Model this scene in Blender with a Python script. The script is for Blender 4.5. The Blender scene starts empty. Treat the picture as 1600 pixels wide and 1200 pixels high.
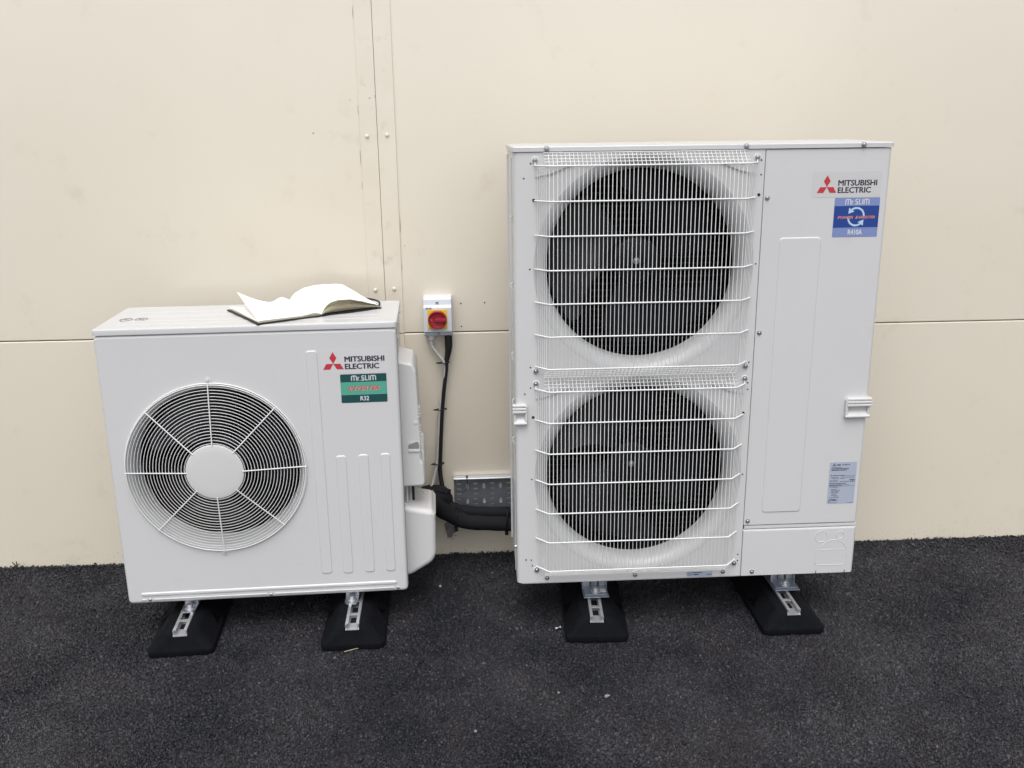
import bpy, bmesh, math, random
import numpy as np
from mathutils import Vector, Matrix
random.seed(7); rng = np.random.default_rng(7)
PI = math.pi; R = math.radians
sc = bpy.context.scene
col = sc.collection

# ------------------------------------------------------------------ camera
F = 1453.728
cd = bpy.data.cameras.new('camera'); cam = bpy.data.objects.new('camera', cd); col.objects.link(cam)
cd.sensor_fit = 'HORIZONTAL'; cd.sensor_width = 36.0; cd.lens = F * 36 / 1600
cd.clip_start = 0.05; cd.clip_end = 500
rt = (0.99882738, -0.04701695, -0.01154411); up = (0.02385926, 0.27056532, 0.96240591); fw = (0.04212596, 0.96155281, -0.27136984)
cam.matrix_world = Matrix(((rt[0], up[0], -fw[0], 0.0), (rt[1], up[1], -fw[1], -3.13645), (rt[2], up[2], -fw[2], 1.52698), (0, 0, 0, 1)))
sc.camera = cam

# ------------------------------------------------------------------ overcast sky, soft sun, exposure
SUN_EL, SUN_ROT = R(64), R(188)
w = bpy.data.worlds.new('World'); sc.world = w; w.use_nodes = True
nt = w.node_tree; nt.nodes.clear()
wo = nt.nodes.new('ShaderNodeOutputWorld'); bg = nt.nodes.new('ShaderNodeBackground')
sky = nt.nodes.new('ShaderNodeTexSky'); sky.sky_type = 'NISHITA'; sky.sun_disc = False
sky.sun_elevation = SUN_EL; sky.sun_rotation = SUN_ROT; sky.air_density = 1.0; sky.dust_density = 3.0; sky.ozone_density = 1.0
hs = nt.nodes.new('ShaderNodeHueSaturation'); hs.inputs['Saturation'].default_value = 0.22
nt.links.new(sky.outputs[0], hs.inputs['Color']); nt.links.new(hs.outputs[0], bg.inputs['Color'])
bg.inputs['Strength'].default_value = 0.14
nt.links.new(bg.outputs[0], wo.inputs[0])
sd = bpy.data.lights.new('sun', 'SUN'); sd.energy = 0.6; sd.angle = R(40); sd.color = (1.0, 0.97, 0.93)
sun = bpy.data.objects.new('sun', sd); col.objects.link(sun)
_d = Vector((math.sin(SUN_ROT) * math.cos(SUN_EL), math.cos(SUN_ROT) * math.cos(SUN_EL), math.sin(SUN_EL)))
sun.rotation_euler = _d.to_track_quat('Z', 'Y').to_euler(); sun.location = (0, -6, 8)
sc.view_settings.view_transform = 'Standard'; sc.view_settings.look = 'None'
sc.view_settings.gamma = 1.0; sc.view_settings.use_curve_mapping = False
sc.view_settings.exposure = 0.88
sc.render.engine = 'CYCLES'

# ------------------------------------------------------------------ materials
def mat(name, color, rough=0.5, metal=0.0, spec=0.5, coat=0.0, mottle=None, bump=None, bscale=200.0, grime=None):
    m = bpy.data.materials.new(name); m.use_nodes = True
    t = m.node_tree; b = t.nodes['Principled BSDF']
    b.inputs['Base Color'].default_value = (*color, 1); b.inputs['Roughness'].default_value = rough
    b.inputs['Metallic'].default_value = metal; b.inputs['Specular IOR Level'].default_value = spec
    b.inputs['Coat Weight'].default_value = coat; b.inputs['Coat Roughness'].default_value = 0.15
    geo = t.nodes.new('ShaderNodeNewGeometry')
    last = None
    if mottle:
        sca, amt, c2 = mottle
        n = t.nodes.new('ShaderNodeTexNoise'); n.inputs['Scale'].default_value = sca; n.inputs['Detail'].default_value = 5
        t.links.new(geo.outputs['Position'], n.inputs['Vector'])
        r = t.nodes.new('ShaderNodeMapRange'); r.inputs[1].default_value = .35; r.inputs[2].default_value = .7; r.inputs[4].default_value = amt
        t.links.new(n.outputs['Fac'], r.inputs[0])
        x = t.nodes.new('ShaderNodeMix'); x.data_type = 'RGBA'
        x.inputs[6].default_value = (*color, 1); x.inputs[7].default_value = (*c2, 1)
        t.links.new(r.outputs[0], x.inputs[0]); t.links.new(x.outputs[2], b.inputs['Base Color']); last = x.outputs[2]
    if grime:
        sca, lo, hi, amt, c3 = grime
        n = t.nodes.new('ShaderNodeTexNoise'); n.inputs['Scale'].default_value = sca; n.inputs['Detail'].default_value = 8; n.inputs['Roughness'].default_value = .65
        t.links.new(geo.outputs['Position'], n.inputs['Vector'])
        r = t.nodes.new('ShaderNodeMapRange'); r.inputs[1].default_value = lo; r.inputs[2].default_value = hi; r.inputs[4].default_value = amt
        t.links.new(n.outputs['Fac'], r.inputs[0])
        x = t.nodes.new('ShaderNodeMix'); x.data_type = 'RGBA'
        x.inputs[7].default_value = (*c3, 1)
        if last is None: x.inputs[6].default_value = (*color, 1)
        else: t.links.new(last, x.inputs[6])
        t.links.new(r.outputs[0], x.inputs[0]); t.links.new(x.outputs[2], b.inputs['Base Color'])
    if bump:
        n = t.nodes.new('ShaderNodeTexNoise'); n.inputs['Scale'].default_value = bscale; n.inputs['Detail'].default_value = 4
        t.links.new(geo.outputs['Position'], n.inputs['Vector'])
        bp = t.nodes.new('ShaderNodeBump'); bp.inputs['Strength'].default_value = bump; bp.inputs['Distance'].default_value = 0.002
        t.links.new(n.outputs['Fac'], bp.inputs['Height']); t.links.new(bp.outputs[0], b.inputs['Normal'])
    return m

M = dict(
    panel=mat('cream_wall_panel', (.712, .652, .540), .32, spec=1.0, coat=.8, mottle=(1.6, .6, (.680, .612, .498)), bump=.10, bscale=5, grime=(6.5, .585, .80, .42, (.50, .42, .31))),
    strip=mat('cream_cover_strip', (.712, .652, .545), .34, spec=1.0, coat=.7, mottle=(7, .8, (.665, .598, .482)), bump=.05, bscale=14, grime=(16, .57, .76, .5, (.44, .36, .28))),
    joint=mat('panel_joint_sealant', (.30, .26, .21), .9),
    enamel=mat('white_enamel', (.568, .563, .565), .36, spec=.5, coat=.15, mottle=(2.4, .6, (.548, .542, .542)), bump=.03, bscale=420, grime=(17, .60, .80, .16, (.40, .385, .36))),
    enamel2=mat('white_enamel_lid', (.525, .525, .535), .35, spec=.5, coat=.12, mottle=(5, .6, (.50, .495, .495)), bump=.03, bscale=300, grime=(11, .58, .8, .35, (.42, .40, .37))),
    plastic=mat('white_plastic', (.572, .568, .562), .36, spec=.5, mottle=(6, .5, (.545, .54, .53))),
    wire=mat('white_coated_wire', (.70, .70, .69), .35, spec=.5),
    dark=mat('dark_interior', (.0045, .005, .0095), .7, spec=.2),
    blade=mat('fan_blade_grey', (.0055, .006, .0105), .42, spec=.22, mottle=(8, .6, (.008, .008, .0115))),
    coil=mat('coil_fin', (.022, .023, .027), .5, metal=.2),
    zinc=mat('zinc_steel', (.60, .62, .66), .34, metal=.85, mottle=(40, .6, (.45, .47, .52))),
    zincdark=mat('zinc_plate_dull', (.30, .33, .39), .40, metal=.6, mottle=(50, .7, (.24, .27, .33))),
    bell=mat('bell_mouth_white', (.46, .46, .462), .30, spec=.5),
    galvshade=mat('galvanised_base_shaded', (.19, .21, .245), .42, metal=.5, mottle=(26, .9, (.25, .27, .30))),  # tray steel with the shade below the flange put into its colour
    galvlit=mat('galvanised_lip_lit', (.72, .74, .78), .3, metal=.8),  # same tray steel, brightened for the skylight falling on the lip
    alu=mat('channel_steel', (.68, .68, .69), .38, metal=.75, mottle=(60, .7, (.52, .52, .54))),
    screw=mat('screw_steel', (.44, .45, .48), .28, metal=.9),
    rivet=mat('cream_rivet', (.70, .64, .56), .3, spec=.6),
    rubber=mat('black_rubber', (.0034, .0037, .0052), .8, spec=.10, mottle=(45, .7, (.0062, .0066, .0086)), bump=.6, bscale=420),
    foam=mat('black_foam_insulation', (.011, .0112, .0135), .85, spec=.25, mottle=(30, .6, (.017, .0175, .02)), bump=.5, bscale=160),
    cable=mat('black_cable', (.010, .010, .012), .5, spec=.4),
    conduit=mat('grey_white_cable', (.50, .50, .50), .45, mottle=(30, .6, (.44, .43, .41))),
    hole=mat('drill_hole_dark', (.01, .01, .01), .9),
    red=mat('logo_red', (.46, .028, .045), .45),
    ink=mat('ink_dark', (.022, .022, .045), .5),
    inkblack=mat('ink_black', (.03, .03, .04), .6),
    clear=mat('label_pale_grey', (.534, .525, .517), .32, spec=.5),
    clear2=mat('label_clear', (.571, .566, .565), .30, spec=.5),
    green1=mat('sticker_dark_green', (.010, .062, .062), .35),
    green2=mat('sticker_light_green', (.085, .34, .245), .35),
    blue1=mat('sticker_light_blue', (.185, .235, .46), .35),
    blue2=mat('sticker_dark_blue', (.012, .048, .235), .35),
    silver=mat('print_silver', (.55, .57, .60), .4),
    silverblue=mat('print_pale_blue', (.42, .56, .72), .4),
    redprint=mat('print_red', (.52, .05, .05), .4),
    plate=mat('rating_plate_blue_grey', (.36, .40, .49), .35),
    swgrey=mat('switch_box_white', (.60, .62, .68), .4),
    yellow=mat('switch_yellow', (.72, .50, .02), .4),
    swred=mat('switch_red', (.30, .010, .022), .38, spec=.5),
    paper=mat('paper_cream_white', (.88, .87, .83), .8, spec=.2),
    paperedge=mat('paper_edge_ivory', (.80, .75, .60), .85, spec=.1),
    cover=mat('black_book_cover', (.012, .012, .016), .5, spec=.4),
    smear=mat('grey_sealant', (.17, .165, .155), .8, mottle=(60, .9, (.30, .28, .25)), bump=.8, bscale=90),
    straw=mat('dry_straw', (.42, .36, .24), .8),
    scrap=mat('white_scrap', (.52, .52, .51), .7),
    chip=mat('pale_stone_chip', (.20, .195, .19), .8),
    weed=mat('weed_green', (.045, .05, .022), .8),
    stamp=mat('stamp_grey', (.22, .22, .225), .6),
)

def splash(m):
    # specks of tar and mud thrown up on the foot of the panels
    t = m.node_tree; b = t.nodes['Principled BSDF']; geo = t.nodes.new('ShaderNodeNewGeometry'); sep = t.nodes.new('ShaderNodeSeparateXYZ')
    t.links.new(geo.outputs['Position'], sep.inputs[0])
    h = t.nodes.new('ShaderNodeMapRange'); h.inputs[1].default_value = 0; h.inputs[2].default_value = .16; h.inputs[3].default_value = .10; h.inputs[4].default_value = -.06
    t.links.new(sep.outputs['Z'], h.inputs[0])
    n = t.nodes.new('ShaderNodeTexNoise'); n.inputs['Scale'].default_value = 130; n.inputs['Detail'].default_value = 3
    t.links.new(geo.outputs['Position'], n.inputs['Vector'])
    a = t.nodes.new('ShaderNodeMath'); a.operation = 'ADD'; t.links.new(h.outputs[0], a.inputs[0]); t.links.new(n.outputs['Fac'], a.inputs[1])
    r = t.nodes.new('ShaderNodeMapRange'); r.inputs[1].default_value = .70; r.inputs[2].default_value = .78; r.inputs[4].default_value = .55
    t.links.new(a.outputs[0], r.inputs[0])
    src = b.inputs['Base Color'].links[0].from_socket; x = t.nodes.new('ShaderNodeMix'); x.data_type = 'RGBA'; x.inputs[7].default_value = (.16, .14, .115, 1)
    t.links.new(src, x.inputs[6]); t.links.new(r.outputs[0], x.inputs[0]); t.links.new(x.outputs[2], b.inputs['Base Color'])
splash(M['panel'])

# ------------------------------------------------------------------ helpers
def link(name, bm, m, parent=None, smooth=35, weld=True):
    me = bpy.data.meshes.new(name)
    if weld: bmesh.ops.remove_doubles(bm, verts=bm.verts, dist=1e-6)
    bmesh.ops.recalc_face_normals(bm, faces=bm.faces)
    bm.to_mesh(me); bm.free()
    if smooth:
        me.polygons.foreach_set('use_smooth', [True] * len(me.polygons)); me.set_sharp_from_angle(angle=R(smooth))
    ms = m if isinstance(m, (list, tuple)) else [m]
    for x in ms: me.materials.append(M[x])
    o = bpy.data.objects.new(name, me); col.objects.link(o)
    if parent: o.parent = parent
    if smooth and smooth <= 40:
        wn = o.modifiers.new('weighted_normals', 'WEIGHTED_NORMAL'); wn.mode = 'FACE_AREA'; wn.weight = 100; wn.keep_sharp = True
    return o
def share(src, parent, loc=None, name=None):
    o = src.copy(); col.objects.link(o); o.parent = parent
    if loc is not None: o.location = loc
    return o
def thing(name, label, cat, loc=(0, 0, 0), rz=0, group=None):
    o = bpy.data.objects.new(name, None); col.objects.link(o)
    o.location = loc; o.rotation_euler = (0, 0, rz); o.empty_display_size = .1
    o['label'] = label; o['category'] = cat
    if group: o['group'] = group
    return o
def tag(o, label, cat, group=None):
    o['label'] = label; o['category'] = cat
    if group: o['group'] = group
    return o
NB = bmesh.new
def box(bm, x0, x1, y0, y1, z0, z1, bev=0, seg=2):
    t = bmesh.new()
    vs = [t.verts.new((x, y, z)) for x in (x0, x1) for y in (y0, y1) for z in (z0, z1)]
    for f in ((0, 1, 3, 2), (4, 6, 7, 5), (0, 4, 5, 1), (2, 3, 7, 6), (0, 2, 6, 4), (1, 5, 7, 3)): t.faces.new([vs[i] for i in f])
    bmesh.ops.recalc_face_normals(t, faces=t.faces)
    if bev: bmesh.ops.bevel(t, geom=t.edges[:], offset=bev, segments=seg, profile=.5, affect='EDGES')
    add(bm, t)
def add(bm, t, mi=0):
    mp = {v: bm.verts.new(v.co) for v in t.verts}
    for f in t.faces:
        try: g = bm.faces.new([mp[v] for v in f.verts]); g.material_index = f.material_index or mi
        except ValueError: pass
    t.free(); bm.normal_update()
def tube(bm, pts, r, n=8, closed=False, cap=True):
    pts = [Vector(p) for p in pts]; k = len(pts); rs = r if isinstance(r, (list, tuple)) else [r] * k
    rings = []; nrm = None
    for i, p in enumerate(pts):
        a = pts[(i - 1) % k] if (closed or i) else p; b = pts[(i + 1) % k] if (closed or i < k - 1) else p
        t = (b - a).normalized()
        if nrm is None: nrm = t.orthogonal().normalized()
        nrm = (nrm - t * nrm.dot(t)).normalized(); bn = t.cross(nrm)
        rings.append([bm.verts.new(p + (nrm * math.cos(2 * PI * j / n) + bn * math.sin(2 * PI * j / n)) * rs[i]) for j in range(n)])
    m = k if closed else k - 1
    for i in range(m):
        A, B = rings[i], rings[(i + 1) % k]
        for j in range(n): bm.faces.new((A[j], A[(j + 1) % n], B[(j + 1) % n], B[j]))
    if cap and not closed:
        bm.faces.new(rings[0][::-1]); bm.faces.new(rings[-1])
def smoothpath(pts, sub=6):
    P = [Vector(p) for p in pts]; out = []
    for i in range(len(P) - 1):
        p0 = P[max(i - 1, 0)]; p1 = P[i]; p2 = P[i + 1]; p3 = P[min(i + 2, len(P) - 1)]
        for s in range(sub):
            t = s / sub
            out.append(.5 * ((2 * p1) + (p2 - p0) * t + (2 * p0 - 5 * p1 + 4 * p2 - p3) * t * t + (3 * p1 - p0 - 3 * p2 + p3) * t ** 3))
    out.append(P[-1]); return out
def lathe(bm, prof, c=(0, 0, 0), n=24, axis='y', cap0=False, cap1=False):
    rings = []
    for (r, h) in prof:
        ring = []
        for j in range(n):
            a = 2 * PI * j / n; u, v = r * math.cos(a), r * math.sin(a)
            p = {'y': (c[0] + u, c[1] + h, c[2] + v), 'z': (c[0] + u, c[1] + v, c[2] + h), 'x': (c[0] + h, c[1] + u, c[2] + v)}[axis]
            ring.append(bm.verts.new(p))
        rings.append(ring)
    for A, B in zip(rings, rings[1:]):
        for j in range(n): bm.faces.new((A[j], A[(j + 1) % n], B[(j + 1) % n], B[j]))
    if cap0: bm.faces.new(rings[0])
    if cap1: bm.faces.new(rings[-1][::-1])
def rr(x0, x1, z0, z1, rc, n=5):
    out = []
    for cx, cz, a0 in ((x1 - rc, z1 - rc, 0), (x0 + rc, z1 - rc, 90), (x0 + rc, z0 + rc, 180), (x1 - rc, z0 + rc, 270)):
        for i in range(n + 1):
            a = R(a0 + 90 * i / n); out.append((cx + rc * math.cos(a), cz + rc * math.sin(a)))
    return out
def loops(bm, ls, cap_last=True, cap_first=False):
    vs = [[bm.verts.new(p) for p in l] for l in ls]; n = len(vs[0])
    for A, B in zip(vs, vs[1:]):
        for j in range(n): bm.faces.new((A[j], A[(j + 1) % n], B[(j + 1) % n], B[j]))
    if cap_last: bm.faces.new(vs[-1])
    if cap_first: bm.faces.new(vs[0][::-1])
    return vs
def bead(bm, x0, x1, z0, z1, rc=.008, h=.0025, sl=.004):
    """pressed raised pad on a front panel (front is -y)"""
    ls = [[(x, .0005, z) for x, z in rr(x0, x1, z0, z1, rc)]]
    for f, hh in ((.25, .35), (.6, .85), (1.0, 1.0)):
        d = sl * f; ls.append([(x, -h * hh, z) for x, z in rr(x0 + d, x1 - d, z0 + d, z1 - d, max(rc - d, .0012))])
    loops(bm, ls)
def plate_hole(bm, x0, x1, z0, z1, hole, y=0.0, fillet=None):
    """flat rectangle with a hole; hole = list of (x,z) counter-clockwise, star shaped about its centre"""
    cx = sum(p[0] for p in hole) / len(hole); cz = sum(p[1] for p in hole) / len(hole)
    angs = [math.atan2(p[1] - cz, p[0] - cx) for p in hole]
    items = [(a % (2 * PI), p) for a, p in zip(angs, hole)]
    for X, Z in ((x0, z0), (x0, z1), (x1, z0), (x1, z1)):
        a = math.atan2(Z - cz, X - cx) % (2 * PI)
        srt = sorted(items); lo = [q for q in srt if q[0] <= a]; p0 = lo[-1] if lo else srt[-1]
        hi = [q for q in srt if q[0] > a]; p1 = hi[0] if hi else srt[0]
        da = (p1[0] - p0[0]) % (2 * PI) or 1; t = ((a - p0[0]) % (2 * PI)) / da
        if t > 1e-4 and t < 1 - 1e-4:
            items.append((a, (p0[1][0] + (p1[1][0] - p0[1][0]) * t, p0[1][1] + (p1[1][1] - p0[1][1]) * t)))
    items.sort()
    def hit(a):
        dx, dz = math.cos(a), math.sin(a); t = 1e9
        if dx > 1e-9: t = min(t, (x1 - cx) / dx)
        if dx < -1e-9: t = min(t, (x0 - cx) / dx)
        if dz > 1e-9: t = min(t, (z1 - cz) / dz)
        if dz < -1e-9: t = min(t, (z0 - cz) / dz)
        return cx + dx * t, cz + dz * t
    inn = [bm.verts.new((p[0], y, p[1])) for a, p in items]
    ou = [bm.verts.new((hit(a)[0], y, hit(a)[1])) for a, p in items]
    k = len(items)
    for j in range(k): bm.faces.new((inn[j], ou[j], ou[(j + 1) % k], inn[(j + 1) % k]))
    return inn
def circ(cx, cz, r, n=72): return [(cx + r * math.cos(2 * PI * j / n), cz + r * math.sin(2 * PI * j / n)) for j in range(n)]
def flat(bm, pts, y, t=.0003):
    """thin printed shape from (x,z) outline"""
    loops(bm, [[(x, y + t, z) for x, z in pts], [(x, y, z) for x, z in pts]])
def stroke(bm, pts, wd, y):
    """flat band following pts in xz"""
    P = [Vector((p[0], p[1])) for p in pts]; L, Q = [], []
    for i, p in enumerate(P):
        a = P[max(i - 1, 0)]; b = P[min(i + 1, len(P) - 1)]; t = (b - a).normalized(); nn = Vector((-t.y, t.x)) * wd / 2
        if 0 < i < len(P) - 1:
            t1 = (P[i] - P[i - 1]).normalized(); c = max(t.dot(t1), .5); nn = nn / c
        L.append(bm.verts.new((p.x + nn.x, y, p.y + nn.y))); Q.append(bm.verts.new((p.x - nn.x, y, p.y - nn.y)))
    for i in range(len(P) - 1): bm.faces.new((L[i], Q[i], Q[i + 1], L[i + 1]))
def text_bm(bm, s, x0, x1, z0, z1, y, bold=.0, shear=0, space=1.0):
    """word fitted into the rectangle x0..x1, z0..z1 at depth y"""
    cu = bpy.data.curves.new('lettering', 'FONT'); cu.body = s; cu.size = 1; cu.shear = shear; cu.space_character = space; cu.resolution_u = 3
    o = bpy.data.objects.new('lettering', cu); col.objects.link(o)
    dg = bpy.context.evaluated_depsgraph_get(); me = bpy.data.meshes.new_from_object(o.evaluated_get(dg))
    bpy.data.objects.remove(o); bpy.data.curves.remove(cu)
    co = np.array([v.co[:] for v in me.vertices]); mn = co.min(0); mx = co.max(0)
    hh = z1 - z0; d = bold * hh
    for k, (ox, oz) in enumerate(((-d, 0), (d, 0), (0, d * .6), (0, -d * .6)) if bold else ((0, 0),)):
        vs = [bm.verts.new((x0 + d + (c[0] - mn[0]) / (mx[0] - mn[0]) * (x1 - x0 - 2 * d) + ox, y - .00003 * k, z0 + d * .6 + (c[1] - mn[1]) / (mx[1] - mn[1]) * (z1 - z0 - 1.2 * d) + oz)) for c in co]
        for p in me.polygons:
            try: bm.faces.new([vs[i] for i in p.vertices])
            except ValueError: pass
    bpy.data.meshes.remove(me)
def text(name, s, x0, x1, z0, z1, y, m, parent, **k):
    bm = NB(); text_bm(bm, s, x0, x1, z0, z1, y, **k); return link(name, bm, m, parent, smooth=0)

# shared small hardware
_b = NB(); lathe(_b, [(.0005, -.0062), (.0034, -.006), (.0046, -.0048), (.0048, -.0022), (.0078, -.0020), (.0080, .0004)], n=12, cap0=True)
SCREW = link('screw', _b, 'screw').data
_b = NB(); lathe(_b, [(.0004, -.0035), (.0030, -.0034), (.0042, -.0022), (.0045, .0003)], n=10, cap0=True)
SMALLSCREW = link('screw', _b, 'screw').data
_b = NB(); lathe(_b, [(.0030, -.0008), (.0032, .0004)], n=10, cap0=True)
HOLE = link('drill_hole', _b, 'hole').data
for o in [o for o in col.objects if o.type == 'MESH']: bpy.data.objects.remove(o)
def put(name, me, parent, x, y, z, rot=None, s=1):
    o = bpy.data.objects.new(name, me); col.objects.link(o); o.parent = parent; o.location = (x, y, z); o.scale = (s, s, s)
    if rot: o.rotation_euler = rot
    return o

# ------------------------------------------------------------------ ground
def asphalt_material(name, stones):
    m = bpy.data.materials.new(name); m.use_nodes = True; t = m.node_tree; b = t.nodes['Principled BSDF']
    geo = t.nodes.new('ShaderNodeNewGeometry')
    n1 = t.nodes.new('ShaderNodeTexNoise'); n1.inputs['Scale'].default_value = 2.3; n1.inputs['Detail'].default_value = 6; n1.inputs['Roughness'].default_value = .6
    t.links.new(geo.outputs['Position'], n1.inputs['Vector'])
    r1 = t.nodes.new('ShaderNodeMapRange'); r1.inputs[1].default_value = .40; r1.inputs[2].default_value = .63
    t.links.new(n1.outputs['Fac'], r1.inputs[0])
    x1 = t.nodes.new('ShaderNodeMix'); x1.data_type = 'RGBA'
    k = 1.0 if stones else .85
    x1.inputs[6].default_value = (.0036 * k, .0044 * k, .0088 * k, 1); x1.inputs[7].default_value = (.0275 * k, .0270 * k, .0315 * k, 1)
    t.links.new(r1.outputs[0], x1.inputs[0])
    n3 = t.nodes.new('ShaderNodeTexNoise'); n3.inputs['Scale'].default_value = 5.5; n3.inputs['Detail'].default_value = 4; n3.inputs['Distortion'].default_value = .6
    t.links.new(geo.outputs['Position'], n3.inputs['Vector'])
    r3 = t.nodes.new('ShaderNodeMapRange'); r3.inputs[1].default_value = .42; r3.inputs[2].default_value = .66; r3.inputs[4].default_value = .6
    t.links.new(n3.outputs['Fac'], r3.inputs[0])
    x3 = t.nodes.new('ShaderNodeMix'); x3.data_type = 'RGBA'; x3.inputs[7].default_value = (.0170 * k, .0138 * k, .0165 * k, 1)
    t.links.new(r3.outputs[0], x3.inputs[0]); t.links.new(x1.outputs[2], x3.inputs[6])
    out = x3.outputs[2]
    if stones:
        oi = t.nodes.new('ShaderNodeObjectInfo')
        cr = t.nodes.new('ShaderNodeValToRGB'); e = cr.color_ramp.elements
        e[0].position = 0; e[0].color = (.45, .45, .48, 1); e[1].position = .75; e[1].color = (1.15, 1.15, 1.15, 1)
        a = e.new(.93); a.color = (1.5, 1.45, 1.4, 1); a = e.new(.988); a.color = (2.1, 2.05, 2.0, 1); a = e.new(.999); a.color = (3.6, 3.5, 3.3, 1)
        t.links.new(oi.outputs['Random'], cr.inputs[0])
        x2 = t.nodes.new('ShaderNodeMix'); x2.data_type = 'RGBA'; x2.blend_type = 'MULTIPLY'; x2.inputs[0].default_value = 1
        t.links.new(out, x2.inputs[6]); t.links.new(cr.outputs[0], x2.inputs[7]); out = x2.outputs[2]
    else:
        v = t.nodes.new('ShaderNodeTexVoronoi'); v.inputs['Scale'].default_value = 150
        t.links.new(geo.outputs['Position'], v.inputs['Vector'])
        bp = t.nodes.new('ShaderNodeBump'); bp.invert = True; bp.inputs['Distance'].default_value = .006
        t.links.new(v.outputs['Distance'], bp.inputs['Height']); t.links.new(bp.outputs[0], b.inputs['Normal'])
    t.links.new(out, b.inputs['Base Color'])
    b.inputs['Roughness'].default_value = .42 if stones else .5; b.inputs['Specular IOR Level'].default_value = .36 if stones else .34
    return m
M['asphalt'] = asphalt_material('asphalt_binder', False); M['stones'] = asphalt_material('asphalt_aggregate', True)
bm = NB(); vs = [bm.verts.new(p) for p in ((-150, -300, -.003), (150, -300, -.003), (150, 40, -.003), (-150, 40, -.003))]; bm.faces.new(vs)
g = link('asphalt_ground', bm, 'asphalt', smooth=0); g['kind'] = 'structure'

# rolled aggregate in the surface: jittered grid of points, one instanced chip per point
sp = .0044; X0, X1, Y0, Y1 = -2.05, 2.15, -1.45, -.001
nx = int((X1 - X0) / sp); ny = int((Y1 - Y0) / (sp * .87))
gx, gy = np.meshgrid(np.arange(nx), np.arange(ny)); gx = gx + .5 * (gy % 2)
px = X0 + gx.ravel() * sp + rng.normal(0, sp * .22, nx * ny); py = Y0 + gy.ravel() * sp * .87 + rng.normal(0, sp * .22, nx * ny)
py = np.minimum(py, -.0012); N = len(px)
und = .0012 * (np.sin(px * 2.1 + 1) * np.sin(py * 2.7)) + .0008 * np.sin(px * 7.3) * np.sin(py * 6.1 + 2)
rough = np.exp(py / .14)
pz = -.0024 + und + rng.normal(0, 1, N) * (.0006 + .0026 * rough)
near = np.exp(py / .010); pz += near * rng.uniform(0, .006, N)
me = bpy.data.meshes.new('asphalt_stones'); me.vertices.add(N); me.vertices.foreach_set('co', np.c_[px, py, pz].ravel())
a = me.attributes.new('rot', 'FLOAT_VECTOR', 'POINT'); a.data.foreach_set('vector', rng.uniform(0, 6.28, N * 3))
s = rng.lognormal(0, .33, (N, 1)) * np.c_[rng.uniform(.85, 1.35, N), rng.uniform(.8, 1.2, N), rng.uniform(.6, .95, N)]
a = me.attributes.new('scl', 'FLOAT_VECTOR', 'POINT'); a.data.foreach_set('vector', s.ravel())
st = bpy.data.objects.new('asphalt_stones', me); col.objects.link(st); st['kind'] = 'stuff'
ng = bpy.data.node_groups.new('aggregate', 'GeometryNodeTree')
ng.interface.new_socket('Geometry', in_out='INPUT', socket_type='NodeSocketGeometry'); ng.interface.new_socket('Geometry', in_out='OUTPUT', socket_type='NodeSocketGeometry')
G = ng.nodes; Lk = ng.links.new
gi = G.new('NodeGroupInput'); go = G.new('NodeGroupOutput')
ico = G.new('GeometryNodeMeshIcoSphere'); ico.inputs['Radius'].default_value = .00245; ico.inputs['Subdivisions'].default_value = 2
nz = G.new('ShaderNodeTexNoise'); nz.inputs['Scale'].default_value = 380; nz.inputs['Detail'].default_value = 1
sub = G.new('ShaderNodeVectorMath'); sub.operation = 'SUBTRACT'; sub.inputs[1].default_value = (.5, .5, .5)
scl = G.new('ShaderNodeVectorMath'); scl.operation = 'SCALE'; scl.inputs['Scale'].default_value = .0028
sp_ = G.new('GeometryNodeSetPosition'); smt = G.new('GeometryNodeSetMaterial'); smt.inputs['Material'].default_value = M['stones']
iop = G.new('GeometryNodeInstanceOnPoints')
na = G.new('GeometryNodeInputNamedAttribute'); na.data_type = 'FLOAT_VECTOR'; na.inputs['Name'].default_value = 'rot'
ns = G.new('GeometryNodeInputNamedAttribute'); ns.data_type = 'FLOAT_VECTOR'; ns.inputs['Name'].default_value = 'scl'
Lk(nz.outputs['Color'], sub.inputs[0]); Lk(sub.outputs[0], scl.inputs[0]); Lk(ico.outputs['Mesh'], sp_.inputs['Geometry']); Lk(scl.outputs[0], sp_.inputs['Offset'])
Lk(sp_.outputs[0], smt.inputs['Geometry']); Lk(smt.outputs[0], iop.inputs['Instance']); Lk(gi.outputs[0], iop.inputs['Points'])
Lk(na.outputs['Attribute'], iop.inputs['Rotation']); Lk(ns.outputs['Attribute'], iop.inputs['Scale']); Lk(iop.outputs[0], go.inputs[0])
md = st.modifiers.new('aggregate', 'NODES'); md.node_group = ng

# ------------------------------------------------------------------ wall of insulated panels
wall = thing('building_wall', 'cream clad building wall of flat insulated panels behind both outdoor units', 'wall', (0, 0, 0))
ZS = .832
def wpanel(x0, x1, z0, z1):
    bm = NB(); box(bm, x0, x1, 0, .08, z0, z1, .0035, 3); return link('wall_panel', bm, 'panel', wall)
for x0, x1 in ((-9.3, -5.302), (-5.298, -.2895), (-.2865, 4.698), (4.702, 9.3)):
    wpanel(x0, x1, -.15, ZS - .0015); wpanel(x0, x1, ZS + .0015, 3.2); wpanel(x0, x1, 3.205, 5.6)
bm = NB(); box(bm, -9.3, 9.3, .012, .075, -.1, 5.5); link('wall_core', bm, 'joint', wall)
def strip(x0, x1, z0, z1):
    bm = NB(); box(bm, x0, x1, -.0045, .002, z0, z1, .0012, 2); return link('cover_strip', bm, 'strip', wall)
for z0, z1 in ((-.02, ZS - .0012), (ZS + .0012, 3.2)):
    strip(-.3450, -.2892, z0, z1); strip(-.2882, -.2305, z0, z1)
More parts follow.
